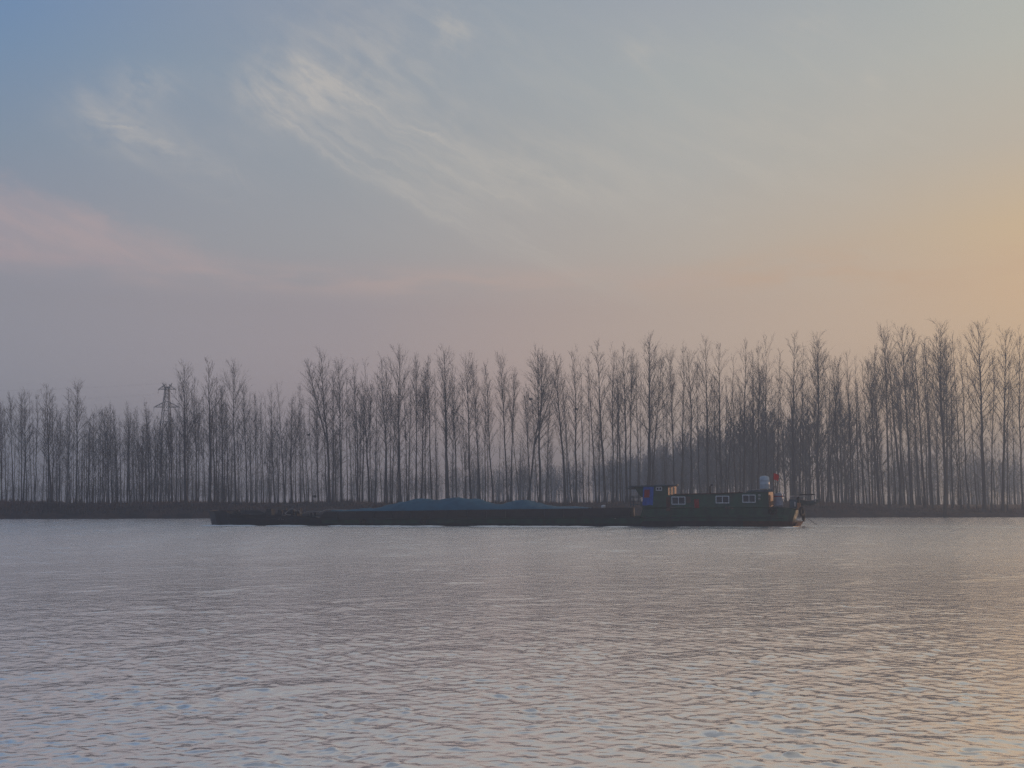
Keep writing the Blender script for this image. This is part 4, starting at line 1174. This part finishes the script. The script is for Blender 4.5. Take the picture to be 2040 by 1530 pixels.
# white bottle by the drum and a basin on the bulwark
uu, zz_ = bp_(1559.5, 989, .7)
mb = MB(); mb.lathe([(.01, 0), (.09, 0), (.10, .22), (.04, .30), (.04, .36), (.01, .36)], (0, 0, 0), 12)
for nm, px, lab in (('bottle', 1560, 'white plastic bottle tied at the top of the grey drum'),):
    o = mb.build(nm, M['white']); o.location = (uu + .1, .7, zz_ - .05); under(o); tag(o, lab, 'bottle')
uu, zz_ = bp_(1545, 1011, .35)
mb = MB(); mb.lathe([(.01, 0), (.26, .01), (.36, .16), (.38, .17), (.34, .15), (.24, .03), (.01, .02)], (0, 0, 0), 20)
o = mb.build('wash_basin', M['grey']); o.location = (uu, .45, zz_ - .04); under(o); tag(o, 'pale wash basin on the bulwark below the grey drum', 'basin')
# crate with white bits near the stern
mb = MB(); uu, zz_ = bp_(1580, 1010, 1.6)
mb.box((-.35, -.3, 0), (.35, .3, .75)); mb.box((-.40, -.34, .755), (.40, .34, .83)); mb.box((.1, -.34, .15), (.22, -.303, .6), 1)
o = mb.build('blue_crate', [M['roof'], M['white']]); o.location = (uu, 1.6, zz_ - .1); under(o); tag(o, 'dark blue grey crate on the stern left of the dinghy', 'crate')
mb = MB(); uu, zz_ = bp_(1591, 1010, 1.3)
mb.hexa([(-.18, -.2, -.3), (.22, .1, -.3), (.3, .5, -.3), (-.2, .4, -.3)], [(-.14, -.2, .42), (.18, .1, .38), (.26, .5, .38), (-.16, .4, .42)])
o = mb.build('wooden_fender', M['orange_wood']); o.location = (uu, 1.3, zz_); under(o); tag(o, 'orange lit wooden block at the top of the stern corner', 'fender')
# stern gear: rust foot at the waterline, davits
mb = MB()
uu, zz_ = bp_(1594, 1043, 1.2); 
mb.hexa([(uu - .5, .6, .1), (uu + .1, 1.8, .1), (uu + .1, 8.4, .1), (uu - .5, 9.6, .1)], [(uu - .3, .75, .42), (uu + .42, 1.8, .55), (uu + .42, 8.4, .55), (uu - .3, 9.4, .42)])
mb.build('stern_sill', M['orange_wood'], barge)
mb = MB()
for px, v_ in ((1588, 2.2), (1590, 5.2)):
    a_ = U(px, v_)
    mb.tube([(a_, v_, za), (a_ + .05, v_, Z(992, px, v_)), (a_ + .35, v_, Z(985.5, px, v_)), (a_ + 1.7, v_, Z(985.0, px, v_))], .07, 8)
mb.build('davit', M['hull'], barge)
mb = MB()
a_, z_ = bp_(1578, 988.6, 2.2); e_, _ = bp_(1608, 988, 2.2)
mb.hexa([(a_, 1.9, z_ - .03), (e_, 1.9, z_ - .03), (e_, 5.4, z_ - .03), (a_, 5.4, z_ - .03)], [(a_ + .1, 1.9, z_ + .07), (e_, 1.9, z_ + .05), (e_, 5.4, z_ + .05), (a_ + .1, 5.4, z_ + .07)])
mb.build('stern_awning', M['grey'], barge)
# dinghy slung athwart from the davits
uA, zA = bp_(1594, 999, 2.6); uB, zB = bp_(1630.5, 996.5, 2.6)
din = empty('dinghy', ((uA + uB) / 2, 3.1, Z(1007.5, 1612, 2.6))); under(din)
tag(din, 'weathered green grey dinghy slung over the barge stern', 'dinghy')
LDn = (uB - uA); rows_ = []; zt_ = Z(997.5, 1612, 2.6) - Z(1007.5, 1612, 2.6)
def dsec(q, ins=0.0):
    x = LDn * (q - .5); w = (.62 - ins) * (math.sin(math.pi * (0.14 + .86 * (1 - q) * .93)) ** .6 if q > .15 else .86)
    sh = zt_ * (1 + .35 * (2 * q - .95) ** 2); kl = zt_ * (.55 * max(0, q - .7) / .3) + ins
    return [(x, -w, sh), (x, -w * .9, kl + (sh - kl) * .5), (x, -w * .45, kl + .03), (x, 0, kl), (x, w * .45, kl + .03), (x, w * .9, kl + (sh - kl) * .5), (x, w, sh)]
mb = MB(); mb.grid([dsec(i / 14) for i in range(15)], 0, sm=True); mb.grid([[(a, b2, c + (.0)) for a, b2, c in dsec(i / 14, .04)][::-1] for i in range(15)], 0)
mb.poly(dsec(0)); mb.build('dinghy_hull', M['dinghy'], din)
mb = MB()
for s in (0, -1): mb.tube([dsec(i / 14)[s] for i in range(15)], .035, 6)
mb.build('gunwale', M['grey'], din)
mb = MB()
for q in (.3, .6): x = LDn * (q - .5); mb.box((x - .12, -.52, zt_ * .72), (x + .12, .52, zt_ * .78))
mb.build('thwart', M['brown'], din)
mb = MB(); x = LDn * .32; mb.lathe([(.01, 0), (.10, 0), (.10, .22), (.035, .30), (.035, .55), (.01, .55)], (x, -.45, zt_ * .75), 10); mb.build('fender_bottle', M['white'], din)
# tyres hung at the stern corner
def tyre(px, py, v, r_, label, yaw):
    uu, zz_ = bp_(px, py, v); mb = MB(); rows_ = []
    for i in range(25):
        a = 2 * math.pi * i / 24
        rows_.append([((r_ + .14 * math.cos(t_)) * math.cos(a), .11 * math.sin(t_), (r_ + .14 * math.cos(t_)) * math.sin(a)) for t_ in [2 * math.pi * k / 10 for k in range(10)]])
    mb.grid(rows_, 0, closed=True)
    o = mb.build('tyre_fender', M['rubber']); o.location = (uu, v, zz_); under(o); o.rotation_euler[2] += yaw
    tag(o, label, 'tyre', 'tyre fenders along the barge')
tyre(1597, 1019, 1.5, .36, 'black tyre fender hung highest on the stern corner', R(60))
tyre(1601, 1029, 2.2, .36, 'black tyre fender hung lowest on the stern corner near the water', R(75))
tyre(722, 1038, -.13, .22, 'dark tyre on the hull side left of the blue heap', 0)
tyre(843, 1038, -.13, .22, 'dark tyre on the hull side below the twin blue mounds', 0)
tyre(1540, 1018, -.13, .30, 'black tyre hung on the hull side below the grey drum', 0)
# line trailing from the stern
a_ = Vector(pt(1604, 1030, 2.4)); e_ = bp_(1627, 1046, 2.4)
rope('stern_line', [tuple(a_), pt(1612, 1034.5, 2.4), pt(1618, 1039.5, 2.4), pt(1627, 1045.5, 2.4)], .022, M['darkrope'], 'dark line slanting from the barge stern into the water')

# mirror flakes tilted to add bright sky reflection beside the hull and astern
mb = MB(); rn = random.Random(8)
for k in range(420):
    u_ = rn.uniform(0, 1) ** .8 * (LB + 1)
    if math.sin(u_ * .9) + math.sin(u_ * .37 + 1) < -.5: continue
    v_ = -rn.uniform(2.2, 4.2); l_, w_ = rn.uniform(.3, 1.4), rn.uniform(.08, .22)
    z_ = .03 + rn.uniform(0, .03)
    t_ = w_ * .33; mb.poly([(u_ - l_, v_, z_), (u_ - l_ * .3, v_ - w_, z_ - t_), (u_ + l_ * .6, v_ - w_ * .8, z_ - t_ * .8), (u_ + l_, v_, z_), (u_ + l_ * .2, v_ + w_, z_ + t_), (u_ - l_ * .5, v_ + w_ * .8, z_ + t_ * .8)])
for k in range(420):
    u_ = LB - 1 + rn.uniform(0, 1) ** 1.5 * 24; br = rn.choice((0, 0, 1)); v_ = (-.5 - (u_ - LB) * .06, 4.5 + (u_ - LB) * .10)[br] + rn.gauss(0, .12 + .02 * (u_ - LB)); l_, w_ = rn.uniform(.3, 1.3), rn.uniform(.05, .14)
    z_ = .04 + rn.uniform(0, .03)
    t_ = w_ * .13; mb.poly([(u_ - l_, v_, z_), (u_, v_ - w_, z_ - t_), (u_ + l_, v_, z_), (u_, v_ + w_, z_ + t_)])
o = mb.build('water_glint', M['water_glint']); o.location = (0, 0, 0); under(o)
tag(o, 'tilted mirror flakes added as bright water reflection along the hull and astern', 'water_glint', kind='stuff')

# ------------------------------------------------------------------ haze
mh = bpy.data.materials.new('evening_haze'); mh.use_nodes = True
t = mh.node_tree; t.nodes.clear()
ho = t.nodes.new('ShaderNodeOutputMaterial'); hv = t.nodes.new('ShaderNodeVolumePrincipled')
hv.inputs['Color'].default_value = (0.57, 0.745, 1.0, 1); hv.inputs['Density'].default_value = 0.0022; hv.inputs['Anisotropy'].default_value = 0.22
t.links.new(hv.outputs[0], ho.inputs['Volume'])
mb = MB(); mb.box((-790, -60, -2.2), (790, 905, 44))
hz_ = mb.build('haze', mh)
tag(hz_, kind='stuff')
print('trees', tree_count)
